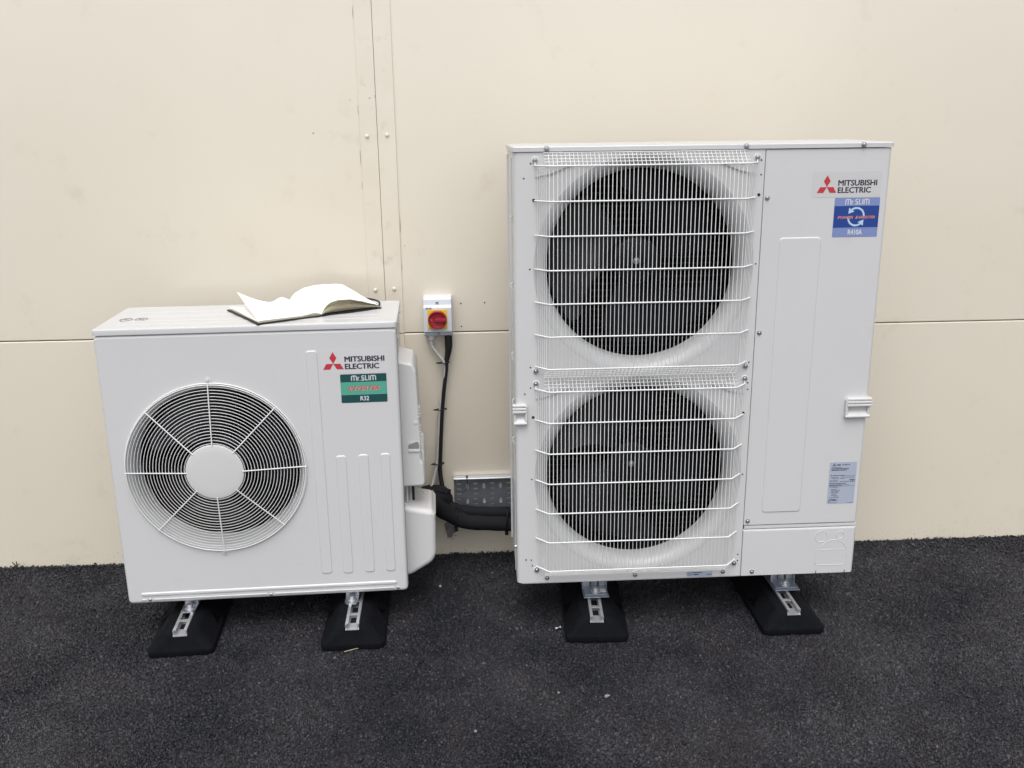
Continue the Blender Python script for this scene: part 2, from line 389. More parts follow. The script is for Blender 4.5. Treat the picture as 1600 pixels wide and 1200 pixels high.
_b = NB(); lathe(_b, [(.0006, -.0052), (.0022, -.0054), (.0046, -.0046), (.0062, -.0024), (.0064, .001)], n=14, cap0=True)
lathe(_b, [(.0018, -.0058), (.0018, -.005)], n=8, cap0=True)
rv = link('rivet', _b, 'rivet', wall); RV = rv.data; bpy.data.objects.remove(rv)
for x, z in ((-.322, 1.487), (-.258, 1.490), (-.321, .984), (-.258, .987), (-.322, .47), (-.258, .47), (-.322, 1.99), (-.258, 1.99)): put('rivet', RV, wall, x, -.0045, z)
for x, z in ((-.034, .932), (.047, .933), (-.034, .852)): put('drill_hole', HOLE, wall, x, -.0003, z, s=.8)
# scuffed sealant where a hole has been filled
bm = NB(); ring = []; c0 = (-.093, .098)
n = 40
rs = [1 + .16 * math.sin(3 * 2 * PI * j / n + 1) + random.uniform(-.12, .12) for j in range(n)]
ls = []
for k, yy in ((1, -.0002), (.82, -.0022), (.5, -.0032), (.2, -.0026)):
    ls.append([(c0[0] + .023 * k * rs[j] * math.cos(2 * PI * j / n), yy, c0[1] + .032 * k * rs[j] * math.sin(2 * PI * j / n)) for j in range(n)])
loops(bm, ls)
for i in range(14):
    a = random.uniform(PI * 1.1, PI * 1.95); d = random.uniform(1.0, 1.5)
    lathe(bm, [(.0004, -.0015), (random.uniform(.001, .0028), 0)], c=(c0[0] + .02 * d * math.cos(a), 0, c0[1] + .03 * d * math.sin(a)), n=7, cap0=True)
link('sealant_smear', bm, 'smear', wall)
# small dents and marks on the panels left and right of the strips
for (x, z, sx, sz, rot) in ((-.494, 1.499, .0045, .0018, .5), (-.497, 1.497, .0016, .001, 0), (-.372, 1.60, .006, .0008, .6), (-.3475, 1.57, .0007, .02, 0), (-.3478, 1.42, .0009, .03, 0), (-.3472, 1.33, .0007, .012, 0), (-.3476, 1.86, .0008, .02, 0), (-.2282, 1.20, .0008, .03, 0), (-.2284, 1.06, .0007, .012, 0), (-.308, 1.605, .003, .0016, .3), (-.291, 1.61, .0012, .004, 0), (-.216, 1.13, .0012, .003, 0.4)):
    bm = NB(); m_ = 10
    pts = []
    for j in range(m_):
        u, v = sx * math.cos(2 * PI * j / m_) * random.uniform(.6, 1.2), sz * math.sin(2 * PI * j / m_) * random.uniform(.6, 1.2)
        pts.append((x + u * math.cos(rot) - v * math.sin(rot), z + u * math.sin(rot) + v * math.cos(rot)))
    yy = -.0049 if -.345 < x < -.2305 else -.0004
    flat(bm, pts, yy); link('scuff_mark', bm, 'smear', wall)

# ------------------------------------------------------------------ printed marks
def logo(parent, x, z, k, y, txt_bold=.012, tx=None, ink='ink'):
    """three red lozenges (apex up), width k, lower left corner at x,z, and the two words to the right"""
    bm = NB(); cx = x + k / 2; h = k * .866; yc = z + h * .40
    a = k / 3.0
    L = a * .575 * 2 * .98; 
    cy = z + h / 3 * 1.0
    top = [(cx, cy), (cx + a * .52, cy + a * .88), (cx, cy + a * 1.76), (cx - a * .52, cy + a * .88)]
    lf = [(cx, cy), (cx - a * .5, cy - a * .866), (cx - a * 1.5, cy - a * .866), (cx - a * 1.02, cy)]
    rg = [(cx, cy), (cx + a * 1.02, cy), (cx + a * 1.5, cy - a * .866), (cx + a * .5, cy - a * .866)]
    for p in (top, lf, rg): flat(bm, p, y)
    link('emblem', bm, 'red', parent, smooth=0)
def mrslim(parent, x0, x1, z0, z1, y, m):
    bm = NB(); H = z1 - z0; W = x1 - x0; s = H * .15
    def arch_m(xa, xb):
        r = H * .24
        stroke(bm, [(xa + s / 2, z0)] + [(xa + s / 2 + r - r * math.cos(PI / 2 * i / 4), z1 - s / 2 - r + r * math.sin(PI / 2 * i / 4)) for i in range(5)] + [(xb - s / 2 - r + r * math.sin(PI / 2 * i / 4), z1 - s / 2 - r + r * math.cos(PI / 2 * i / 4)) for i in range(5)] + [(xb - s / 2, z0)], s * 1.25, y)
        stroke(bm, [((xa + xb) / 2, z0), ((xa + xb) / 2, z1 - s)], s * 1.2, y - .00004)
    u = W / 8.1
    arch_m(x0, x0 + 1.9 * u)
    stroke(bm, [(x0 + 2.22 * u, z0), (x0 + 2.22 * u, z0 + .70 * H)], s * 1.2, y); stroke(bm, [(x0 + 2.22 * u, z0 + .63 * H), (x0 + 2.70 * u, z0 + .63 * H)], s, y - .00004)
    stroke(bm, [(x0 + 2.78 * u, z0 + s * .5), (x0 + 3.00 * u, z0 + s * .5)], s, y)
    xa, xb = x0 + 3.32 * u, x0 + 4.32 * u; zm = (z0 + z1) / 2; q = s * .6
    stroke(bm, [(xb, z1 - q), (xa + s, z1 - q), (xa + q, z1 - s * 1.3), (xa + q, zm + s * .7), (xa + s, zm), (xb - s, zm), (xb - q, zm - s * .7), (xb - q, z0 + s * 1.3), (xb - s, z0 + q), (xa, z0 + q)], s * 1.2, y)
    stroke(bm, [(x0 + 4.72 * u, z1), (x0 + 4.72 * u, z0)], s * 1.25, y); stroke(bm, [(x0 + 4.72 * u, z0 + q), (x0 + 5.40 * u, z0 + q)], s * 1.2, y - .00004)
    stroke(bm, [(x0 + 5.82 * u, z0), (x0 + 5.82 * u, z1)], s * 1.3, y)
    arch_m(x0 + 6.2 * u, x1)
    return link('lettering', bm, m, parent, smooth=0)

def fan_assembly(parent, cx, cz, r_tip, depth, nb=3, rot=0., hub=.075, sweep=.35, span=92, screw=True):
    f = bpy.data.objects.new('fan', None); col.objects.link(f); f.parent = parent; f.location = (cx, depth, cz); f.empty_display_size = .1
    bm = NB(); lathe(bm, [(.004, -.012), (hub * .75, -.011), (hub * .95, -.004), (hub, .008), (hub, .07)], n=40, cap0=True); link('hub', bm, 'blade', f)
    bm = NB(); nr, na_ = 10, 14
    grid = []
    for i in range(nr + 1):
        t = i / nr; r = hub * .92 + (r_tip - hub * .92) * t; row = []
        for j in range(na_ + 1):
            u = j / na_; sp_ang = R(span) * (.62 + .38 * t - .22 * max(0, t - .85) / .15)
            a = R(0) + sweep * t ** 1.3 + sp_ang * (u - .5)
            y = .052 - .075 * u + .02 * math.sin(PI * u) * (1 - .4 * t)
            row.append(bm.verts.new((r * math.cos(a), y, r * math.sin(a))))
        grid.append(row)
    for i in range(nr):
        for j in range(na_): bm.faces.new((grid[i][j], grid[i][j + 1], grid[i + 1][j + 1], grid[i + 1][j]))
    ge = bmesh.ops.solidify(bm, geom=bm.faces[:], thickness=.003)
    b0 = link('fan_blade', bm, 'blade', f, smooth=50); b0.rotation_euler = (0, rot, 0)
    for k in range(1, nb):
        b = b0.copy(); col.objects.link(b); b.parent = f; b.rotation_euler = (0, rot + 2 * PI * k / nb, 0)
    if screw: put('hub_nut', SCREW, f, 0, -.013, 0, s=1.25)
    return f

# ================================================================== small single-fan unit
S = thing('outdoor_unit', 'smaller white outdoor unit with one round fan guard and green sticker, open notebook on top', 'heat pump', (-1.06779, -.52524, .11765), .03633)
SW, SH, SD = .8508, .8602, .330
HC = (.3050, .4300)
bm = NB(); box(bm, .003, SW - .003, .0155, SD - .004, .004, .838, .004); 
for f in [f for f in bm.faces if abs(f.normal.y + 1) < .01 and f.calc_area() > .3]: bm.faces.remove(f)
link('cabinet', bm, 'enamel', S)
# front panel with bell-mouth and rounded rim
def panel_rim(bm, x0, x1, z0, z1, rc, fil, back):
    ls = []
    for i in range(5):
        a = PI / 2 * i / 4; d = fil * (1 - math.sin(a)); yy = fil * (1 - math.cos(a))
        ls.append([(x, yy, z) for x, z in rr(x0 + d, x1 - d, z0 + d, z1 - d, max(rc - d, .001), 6)])
    ls.append([(x, back, z) for x, z in rr(x0, x1, z0, z1, rc, 6)])
    loops(bm, ls, cap_last=False)
    return ls[0]
bm = NB(); fil = .009
first = panel_rim(bm, 0, SW, 0, .8405, .013, fil, .020)
# flat field between rim and hole: pair every rim vertex with hole by rays
def field(bm, rim, hole_c, hr, n=96, y=0.0):
    cx, cz = hole_c
    P = [(p[0], p[2]) for p in rim]; k = len(P)
    angs = sorted(set([round(math.atan2(p[1] - cz, p[0] - cx) % (2 * PI), 6) for p in P] + [round(2 * PI * j / n, 6) for j in range(n)]))
    def hit(a):
        d = (math.cos(a), math.sin(a)); best = None
        for i in range(k):
            ax, az = P[i][0] - cx, P[i][1] - cz; bx, bz = P[(i + 1) % k][0] - cx, P[(i + 1) % k][1] - cz
            den = d[0] * (bz - az) - d[1] * (bx - ax)
            if abs(den) < 1e-12: continue
            t = (ax * (bz - az) - az * (bx - ax)) / den; s_ = (ax * d[1] - az * d[0]) / den
            if t > 0 and -1e-5 <= s_ <= 1 + 1e-5: best = t if best is None else max(best, t)
        return (cx + d[0] * best, y, cz + d[1] * best)
    inn = [bm.verts.new((cx + hr * math.cos(a), y, cz + hr * math.sin(a))) for a in angs]; ou = [bm.verts.new(hit(a)) for a in angs]; m_ = len(angs)
    for j in range(m_): bm.faces.new((inn[j], ou[j], ou[(j + 1) % m_], inn[(j + 1) % m_]))
field(bm, first, HC, .262)
link('front_panel', bm, 'enamel', S, smooth=30, weld=False)
bm = NB(); lathe(bm, [(.2622, .0002), (.2590, .0010), (.2530, .0045), (.2470, .012), (.2425, .024), (.2400, .04), (.2400, .075)], c=(HC[0], 0, HC[1]), n=96); link('bell_mouth', bm, 'bell', S, smooth=60)
bm = NB(); box(bm, .012, SW - .24, .076, SD - .03, .02, .83)
for f in [f for f in bm.faces if f.normal.y < -.9 and f.calc_center_median().y < .1]: bm.faces.remove(f)
link('inner_housing', bm, 'dark', S, smooth=0)
# motor and stays behind the fan
bm = NB(); lathe(bm, [(.05, .17), (.055, .18), (.055, .25)], c=(HC[0], 0, HC[1]), n=24, cap0=True); box(bm, HC[0] - .10, HC[0] - .075, .24, .25, .03, .82); box(bm, HC[0] + .075, HC[0] + .10, .24, .25, .03, .82); link('motor', bm, 'dark', S)
fan_assembly(S, HC[0] + .003, HC[1], .222, .105, 3, rot=R(12), hub=.07, span=100, screw=False)
# lid
bm = NB(); ls = []
x0, x1, y0, y1 = -.003, SW + .003, -.003, SD + .003
for dd, zz in ((0, .8425), (0, .8545), (.0015, .8578), (.0045, .8595), (.009, .8602), (.02, .8598)):
    ls.append([(x, y, zz) for x, y in rr(x0 + dd, x1 - dd, y0 + dd, y1 - dd, max(.014 - dd, .004), 5)])
loops(bm, ls, cap_first=True)
for yy in (.055, .10, .17, .235): # shallow swages pressed along the lid
    ls = [[(x, y, .8597) for x, y in rr(.05, SW - .05, yy, yy + .030, .010)], [(x, y, .8606) for x, y in rr(.054, SW - .054, yy + .004, yy + .026, .007)], [(x, y, .8607) for x, y in rr(.058, SW - .058, yy + .008, yy + .022, .005)]]
    loops(bm, ls)
link('lid', bm, 'enamel2', S, smooth=30)
# no-step stamps on the lid
bm = NB()
for cx in (.058, .101):
    tube(bm, [(cx + .018 * math.cos(2 * PI * j / 20), .125 + .020 * math.sin(2 * PI * j / 20), .8608) for j in range(20)], .0011, 5, closed=True)
    tube(bm, [(cx - .012, .138, .8608), (cx + .012, .112, .8608)], .0010, 5)
    tube(bm, [(cx - .004, .137, .8608), (cx - .003, .122, .8608), (cx + .010, .119, .8608)], .0016, 5)
link('lid_stamp', bm, 'stamp', S)
# pressed ribs
for x0, x1, z0, z1 in ((.588, .622, .072, .781), (.654, .686, .070, .457), (.720, .752, .070, .458), (.786, .816, .070, .459)):
    bm = NB(); bead(bm, x0, x1, z0, z1, .009, .0024, .004); link('pressed_rib', bm, 'enamel', S)
bm = NB(); bead(bm, .040, .818, .0245, .0375, .0064, .003, .0045); link('pressed_rib', bm, 'enamel', S)
for x0, x1 in ((.040, .057), (.075, .420), (.440, .810)):
    bm = NB(); bead(bm, x0, x1, .0105, .0155, .0024, .0025, .0016); link('pressed_rib', bm, 'enamel', S)
for x, z in ((.066, .013), (.430, .011), (.820, .012)): put('screw', SMALLSCREW, S, x, -.0003, z, s=1.1)
# round wire guard
GR = bpy.data.objects.new('fan_guard', None); col.objects.link(GR); GR.parent = S; GR.location = (HC[0], 0, HC[1]); GR.empty_display_size = .1
def gy_(r): # domed profile of the guard
    return -.026 + .021 * (r - .08) / .183
rings = [.0875 + i * (.2535 - .0875) / 18 for i in range(19)]
for r in rings:
    bm = NB(); tube(bm, [(r * math.cos(2 * PI * j / 72), gy_(r), r * math.sin(2 * PI * j / 72)) for j in range(72)], .00105, 6, closed=True); link('wire_ring', bm, 'wire', GR, smooth=60)
for r, yy, rad in ((.2630, -.0015, .0019), (.2600, -.0085, .0016)):
    bm = NB(); tube(bm, [(r * math.cos(2 * PI * j / 96), yy, r * math.sin(2 * PI * j / 96)) for j in range(96)], rad, 8, closed=True); link('wire_ring', bm, 'wire', GR, smooth=60)
bm = NB(); rr_ = [.080, .12, .16, .19, .205, .22, .235, .25, .258, .263]
tube(bm, [(r, gy_(r) - .0033, 0) for r in rr_], .0019, 8); sp0 = link('spoke', bm, 'wire', GR, smooth=60)
for k in range(1, 8):
    o = sp0.copy(); col.objects.link(o); o.parent = GR; o.rotation_euler = (0, -PI / 4 * k, 0)
bm = NB(); lathe(bm, [(.0005, -.0302), (.06, -.0300), (.080, -.0290), (.0836, -.0272), (.0842, -.024), (.082, -.0225)], n=64, cap0=True); link('centre_disc', bm, 'plastic', GR, smooth=40)
for a in (90, -90):
    bm = NB(); c, s_ = math.cos(R(a)), math.sin(R(a))
    lathe(bm, [(.0105, .0004), (.0105, -.0016), (.008, -.0022), (.0036, -.0022), (.0034, -.0050), (.0008, -.0056)], c=(.2715 * c, 0, .2715 * s_), n=18, cap1=True)
    link('fixing_lug', bm, 'plastic', GR); put('screw', SMALLSCREW, GR, .2715 * c, -.0022, .2715 * s_, s=.9)
# labels
bm = NB(); box(bm, .630, .8235, -.0003, .0004, .709, .7835); link('clear_label', bm, 'clear2', S, smooth=0)
logo(S, .6355, .722, .0595, -.0006)
text('lettering', 'MITSUBISHI', .698, .8135, .7435, .7605, -.0006, 'ink', S, bold=.06, space=1.0)
text('lettering', 'ELECTRIC', .698, .7975, .7215, .7385, -.0006, 'ink', S, bold=.06, space=1.0)
stk = bpy.data.objects.new('sticker', None); col.objects.link(stk); stk.parent = S
bm = NB(); ls = rr(.6825, .8165, .6195, .7065, .003); flat(bm, ls, -.0005, .0007); link('sticker_backing', bm, 'green1', stk, smooth=0)
bm = NB(); flat(bm, [(.683, .6435), (.816, .6435), (.816, .6825), (.683, .6825)], -.0008); link('colour_band', bm, 'green2', stk, smooth=0)
mrslim(stk, .714, .786, .6865, .7020, -.0010, 'silver')
text('lettering', 'INVERTER', .7055, .7955, .6558, .6693, -.0010, 'silver', stk, bold=.05, shear=.3)
text('lettering', 'INVERTER', .7045, .7945, .6565, .6700, -.0012, 'redprint', stk, bold=.04, shear=.3)
text('lettering', 'R32', .7375, .7635, .6255, .6395, -.0010, 'silver', stk, bold=.045)
# side covers on the right flank: moulded shells
def shell(name, prof, d0, d1, rad, parent, x_in=SW - .012, taper=.0):
    """moulded cover on the right flank; prof = outline (a,h) seen from the front, extruded d0..d1 and rounded"""
    t = bmesh.new()
    A = [t.verts.new((a, d0, h)) for a, h in prof]; B = [t.verts.new((a - taper * (a > SW + .003), d1, h)) for a, h in prof]
    k = len(prof); t.faces.new(A[::-1]); t.faces.new(B)
    for j in range(k): t.faces.new((A[j], A[(j + 1) % k], B[(j + 1) % k], B[j]))
    bmesh.ops.recalc_face_normals(t, faces=t.faces)
    ed = [e for e in t.edges if any(v.co.x > SW + .004 for v in e.verts)]
    bmesh.ops.bevel(t, geom=ed, offset=rad, segments=5, profile=.5, affect='EDGES')
    bm = NB(); add(bm, t); return link(name, bm, 'plastic', parent, smooth=40)
shell('valve_cover', [(SW - .01, .258), (.936, .238), (.944, .225), (.942, .085), (.930, .060), (.862, .018), (SW - .01, .016)], .062, .250, .017, S)
shell('terminal_cover', [(SW - .01, .725), (.892, .712), (.901, .690), (.906, .480), (.906, .405), (.913, .395), (.9155, .330), (.911, .3195), (SW - .01, .318)], .070, .265, .008, S)
shell('terminal_cover_shoulder', [(SW - .005, .432), (.912, .432), (.9165, .420), (.9165, .33), (SW - .005, .325)], .098, .27, .0065, S)
# grip on the terminal cover, its recess shade laid on as a grey patch
bm = NB(); t0 = bmesh.new()
box(bm, .868, .904, .0655, .0705, .4345, .4425, .002)
box(bm, .868, .9045, .068, .0715, .4425, .4665, .0008); link('grip_lip', bm, 'plastic', S)
bm = NB(); ps = [(.869, .447), (.900, .4455), (.902, .455), (.899, .4665), (.893, .4675), (.869, .4575)]; flat(bm, ps, .0668, .001); link('grip_shade', bm, 'stamp', S)
for k in range(13):
    if 4 <= k <= 5: continue
    bm = NB(); z = .572 - k * .0098; x = .8985 + .0002 * k
    tube(bm, [(x - .006, .072, z - .005), (x + .002, .0725, z), (x + .0075, .078, z + .003), (x + .0075, .11, z + .003)], .0016, 6); link('grip_ridge', bm, 'plastic', S)
bm = NB(); lathe(bm, [(.004, .0690), (.0065, .0690), (.008, .0700), (.0086, .074)], c=(.8935, 0, .5275), n=20, cap0=True); link('knockout_plug', bm, 'plastic', S)
# conduits in the gap between the two covers
for x, y, r, m_ in ((.866, .12, .006, 'zinc'), (.876, .13, .004, 'cable'), (.857, .10, .004, 'conduit')):
    bm = NB(); tube(bm, [(x, y, .20), (x, y, .36)], r, 8); link('gap_conduit', bm, m_, S)
bm = NB(); tube(bm, smoothpath([(.884, .13, .325), (.886, .128, .30), (.893, .13, .28), (.905, .15, .265)]), .0035, 6); link('gap_conduit', bm, 'conduit', S)
# side seam and side screws
bm = NB(); box(bm, SW - .0005, SW + .0012, .020, .0215, .01, .838); link('side_seam', bm, 'stamp', S)
for y, z in ((.03, .80), (.20, .848), (.035, .848), (.03, .70), (.03, .275), (.03, .50)):
    put('screw', SMALLSCREW, S, SW + (.0035 if z > .84 else .0003), y, z, (0, 0, PI / 2), .9)
# coil face and base rails at the back
bm = NB()
for k in range(38): box(bm, .03, SW - .26, SD - .003, SD - .0005, .04 + k * .0205, .052 + k * .0205)
o = link('rear_coil', bm, 'coil', S); o['kind'] = 'stuff'
def bracket_small(xc):
    b = bpy.data.objects.new('mounting_bracket', None); col.objects.link(b); b.parent = S; b.location = (xc, 0, 0)
    bm = NB(); box(bm, -.0205, .0205, .055, .30, -.0400, -.0360, .001)
    t = bmesh.new(); pts = [(-.0205, .058), (-.0205, .012), (-.014, .002), (.014, .002), (.0205, .012), (.0205, .058)]
    loops(t, [[(x, y, -.0360) for x, y in pts], [(x, y, -.0400) for x, y in pts]], cap_first=True); add(bm, t)
    box(bm, -.0205, .0205, .053, .057, -.0360, .006, .0008); link('bracket_plate', bm, 'zinc', b)
    bm = NB(); lathe(bm, [(.0015, .0125), (.0085, .012), (.0095, .010), (.0095, .003), (.0145, .0025), (.015, 0)], c=(0, .030, -.0357), n=6 if False else 16, axis='z', cap0=True); link('bolt', bm, 'alu', b)

# ================================================================== large twin-fan unit
L = thing('outdoor_unit', 'large white outdoor unit with two stacked fans behind wire guards and a blue sticker', 'heat pump', (.11593, -.56627, .16235), .00673)
LW, LH, LD = 1.05, 1.30, .330
XS = .6965
FC = ((.370, .968), (.370, .342)); RO = .310
bm = NB(); box(bm, .008, LW - .002, .016, LD, .003, 1.284, .003)
for f in [f for f in bm.faces if abs(f.normal.y + 1) < .01 and f.calc_area() > .3]: bm.faces.remove(f)
link('cabinet', bm, 'enamel', L)
bm = NB()
fx = .020; XE = .006
for (cx, cz), z0, z1 in ((FC[0], .655, 1.2845), (FC[1], .003, .655)): plate_hole(bm, fx, XS - .0008, z0 + (.003 if z0 < .1 else 0), z1, circ(cx, cz, RO, 96))
fr_ = fx - XE; prof = [(fx, 0.0)] + [(fx - fr_ * math.sin(PI / 2 * i / 5), fr_ * (1 - math.cos(PI / 2 * i / 5))) for i in range(1, 6)] + [(XE, .06)]
rows = [[bm.verts.new((x, y, z)) for x, y in prof] for z in (.006, 1.2845)]
for j in range(len(prof) - 1): bm.faces.new((rows[0][j], rows[1][j], rows[1][j + 1], rows[0][j + 1]))
rows = [[bm.verts.new((x, y, z)) for y, z in ((0, .006), (.001, .0028), (.0035, .001), (.02, .0008))] for x in (fx, XS - .0008)]
for j in range(3): bm.faces.new((rows[0][j], rows[0][j + 1], rows[1][j + 1], rows[1][j]))
rows = [[bm.verts.new((XS - .0008, y, z)) for y in (0, .012)] for z in (.006, 1.2845)]; bm.faces.new((rows[0][0], rows[0][1], rows[1][1], rows[1][0]))
link('fan_panel', bm, 'enamel', L, smooth=30, weld=False)
def side_panel(name, z0, z1, x0, yoff=0.0, lip=False):
    bm = NB(); fr = .012
    prof = [(x0, yoff + .014), (x0, yoff + .0012), (x0 + .0012, yoff)] + [(LW - fr + fr * math.sin(PI / 2 * i / 5), yoff + fr * (1 - math.cos(PI / 2 * i / 5))) for i in range(6)] + [(LW, .12)]
    zz = [(z0, .004), (z0 + .0015, .0)] + [(z1 - (.006 if lip else .0015), 0.0), (z1 - (.002 if lip else 0), .0018 if lip else .004)] + ([(z1, .012)] if lip else [])
    rows = [[bm.verts.new((min(x, LW - (d * .3)), y + d, z)) for x, y in prof] for z, d in zz]
    for A, B in zip(rows, rows[1:]):
        for j in range(len(prof) - 1): bm.faces.new((A[j], A[j + 1], B[j + 1], B[j]))
    return link(name, bm, 'enamel', L, smooth=30)
side_panel('service_panel', .1725, 1.2845, XS + .0012)
side_panel('pipe_cover_panel', .004, .1585, XS + .0006, -.0035, lip=True)
bm = NB(); box(bm, XS, LW - .004, .010, .015, .15, .18); box(bm, XS - .003, XS + .004, .0085, .014, .006, 1.284); link('panel_joint', bm, 'dark', L, smooth=0)
bm = NB(); box(bm, XS + .004, LW - .003, .0015, .009, .1605, .1705, .001); link('joint_ledge', bm, 'enamel', L)
# lid
bm = NB(); ls = []
for dd, zz in ((0, 1.2862), (0, 1.297), (.0015, 1.2995), (.004, 1.3005), (.03, 1.301)):
    ls.append([(x, y, zz) for x, y in rr(.0030 + dd, LW + .0035 - dd, -.0035 + dd, LD + .0035 - dd, max(.010 - dd, .003), 4)])
loops(bm, ls, cap_first=True); link('lid', bm, 'enamel2', L, smooth=30)
for x, z in ((.097, 1.2935), (.641, 1.2935), (.966, 1.2935)): put('screw', SCREW, L, x, -.0037, z, s=.95)
for x, z in ((.708, 1.154), (.709, .773), (.709, .187)): put('screw', SCREW, L, x, -.0003, z, s=.85)
put('screw', SCREW, L, .731, -.0038, .019, s=.85)
for x in (.097, .368, .641): put('screw', SCREW, L, x, -.0003, .0205, s=.85)
for x, z in ((.054, 1.255), (.035, 1.216), (.050, .969), (.687, .972), (.050, .687), (.050, .626), (.033, .608), (.052, .344), (.049, .082), (.033, .083), (.052, .063), (.686, 1.256), (.687, 1.217), (.684, .686), (.684, .625), (.685, .605), (.685, .340), (.685, .077), (.685, .056)):
    put('drill_hole', HOLE, L, x, -.0003, z, s=.72)
for x, z in ((.062, 1.158), (.684, 1.163), (.057, .537), (.676, .533)): put('drill_hole', HOLE, L, x, -.0003, z, s=1.35)
# interior
for i, (cx, cz) in enumerate(FC):
    bm = NB(); lathe(bm, [(RO + .0003, .0003), (RO - .006, .0010), (RO - .016, .0050), (RO - .026, .0125), (RO - .034, .0235), (RO - .0385, .037), (RO - .040, .05), (RO - .040, .07)], c=(cx, 0, cz), n=96); link('bell_mouth', bm, 'bell', L, smooth=60)
    fan_assembly(L, cx - .003, cz + .004, .258, .115, 3, rot=R(-35 if i == 0 else 18), hub=.07, span=105, sweep=.45)
    bm = NB(); lathe(bm, [(.05, 0), (.058, .012), (.058, .08)], c=(cx, .19, cz), n=24, cap0=True); link('motor', bm, 'blade', L)
bm = NB(); box(bm, .010, XS - .006, .071, LD - .012, .012, 1.278)
for f in [f for f in bm.faces if f.normal.y < -.9]: bm.faces.remove(f)
link('inner_housing', bm, 'dark', L, smooth=0)
bm = NB()
for x in (.232, .45): box(bm, x, x + .022, .262, .266, .02, 1.27)
link('motor_stay', bm, 'blade', L, smooth=0)
bm = NB()
for k in range(62):
    z = .03 + k * .0200
    box(bm, .02, .68, .300, .3035, z, z + .0045)
o = link('coil_tubes', bm, 'coil', L, smooth=0); o['kind'] = 'stuff'
# guide plates behind the top corners of the guards
for dz in (0, -.6255):
    for sx in (1, -1):
        bm = NB(); X = lambda x: x if sx == 1 else .740 - x
        pts = [(X(.066), 1.219 + dz), (X(.110), 1.2285 + dz), (X(.168), 1.2515 + dz), (X(.150), 1.2640 + dz), (X(.100), 1.2470 + dz), (X(.066), 1.2400 + dz)]
        loops(bm, [[(x, .0003, z) for x, z in pts], [(x, -.0045, z) for x, z in pts]]); link('corner_plate', bm, 'enamel', L, smooth=0)
# wire guards
def front_guard(z_top, z_bot, zt_panel, zb_panel):
    Gd = bpy.data.objects.new('fan_guard', None); col.objects.link(Gd); Gd.parent = L; Gd.location = (0, 0, 0); Gd.empty_display_size = .1
    fy = -.040
    bm = NB(); tube(bm, [(0, -.002, zt_panel), (0, fy + .003, z_top + .002), (0, fy, z_top - .004), (0, fy, z_bot + .004), (0, fy + .003, z_bot - .002), (0, -.002, zb_panel)], .00105, 6)
    w0 = link('vertical_wire', bm, 'wire', Gd, smooth=60); w0.location.x = .101
    nv = 48
    for i in range(1, nv): share(w0, Gd, (.101 + i * (.636 - .101) / (nv - 1), 0, 0))
    bm = NB(); tube(bm, [(0, 0, z_top + .001), (0, 0, z_bot - .001)], .0011, 6)
    s0 = None
    for sx in (0, 1):
        for k in range(5):
            t = (k + .6) / 5.4; x = .069 + (.097 - .069) * t; y = -.006 + (fy + .006) * t
            if sx: x = .672 - (.672 - .640) * t
            if s0 is None: s0 = link('side_wire', bm, 'wire', Gd, smooth=60); s0.location = (x, y, 0)
            else: share(s0, Gd, (x, y, 0))
    yo = fy - .0042
    bm = NB(); tube(bm, [(.0635, -.0045, 0), (.0965, yo + .002, 0), (.103, yo, 0), (.634, yo, 0), (.6405, yo + .002, 0), (.675, -.0045, 0)], .0022, 8)
    h0 = link('cross_wire', bm, 'wire', Gd, smooth=60); h0.location.z = z_top
    for i in range(1, 7): share(h0, Gd, (0, 0, z_top + (z_bot - z_top) * i / 6))
    for zp, zf in ((zt_panel, z_top), (zb_panel, z_bot)):
        for k in range(4):
            t = .06 + .24 * k; bm = NB(); y = -.003 + (fy + .003) * t; z = zp + (zf - zp) * t + (.0026 if zp > zf else -.0026)
            tube(bm, [(.088, y - .0015, z), (.645, y - .0015, z)], .0010, 6); link('mesh_wire', bm, 'wire', Gd, smooth=60)
    for x, sgn in ((.0655, 1), (.674, -1)):
        for zz, dz in ((z_top, .0125), (z_bot, -.0125)):
            bm = NB(); tube(bm, [(x, -.0045, zz), (x, -.0035, zz + dz * .5), (x, -.002, zz + dz)], .0022, 6)
            lathe(bm, [(.0095, .0004), (.0095, -.0018), (.004, -.0022)], c=(x, 0, zz + dz * 1.15), n=16, cap1=True); link('fixing_lug', bm, 'wire', Gd)
            put('screw', SCREW, Gd, x, -.002, zz + dz * 1.15, s=.95)
front_guard(1.2500, .6905, 1.2825, .6590)
front_guard(.6240, .0640, .6560, .0320)
# pressed pad, knock-outs, handles, plates
bm = NB(); bead(bm, .750, .8695, .213, 1.0445, .011, .0022, .0045); link('pressed_rib', bm, 'enamel', L)
def ring(pts, closed=True, r=.0010):
    bm = NB(); tube(bm, [(x, -.0037, z) for x, z in pts], r, 5, closed=closed); link('knockout', bm, 'enamel', L)
ring(circ(.940, .129, .0185, 28)); ring(circ(.9985, .1325, .0125, 24))
ring([(.981 + .041 * math.cos(R(a)), .080 + .037 * math.sin(R(a))) for a in range(10, 171, 10)], False)
ring([(.936, .0845), (1.016, .0845)], False, .0007)
ring([(.925, .045), (.932, .0335), (.940, .0325), (1.012, .0325), (1.019, .0335), (1.0245, .045)], False)
ring([(.925, .072), (.925, .05)], False, .0006); ring([(1.025, .072), (1.025, .05)], False, .0006)
bm = NB(); box(bm, .9315, .9335, -.0042, -.003, .004, .014); box(bm, 1.0215, 1.0235, -.0042, -.003, .004, .014); link('slot', bm, 'hole', L)
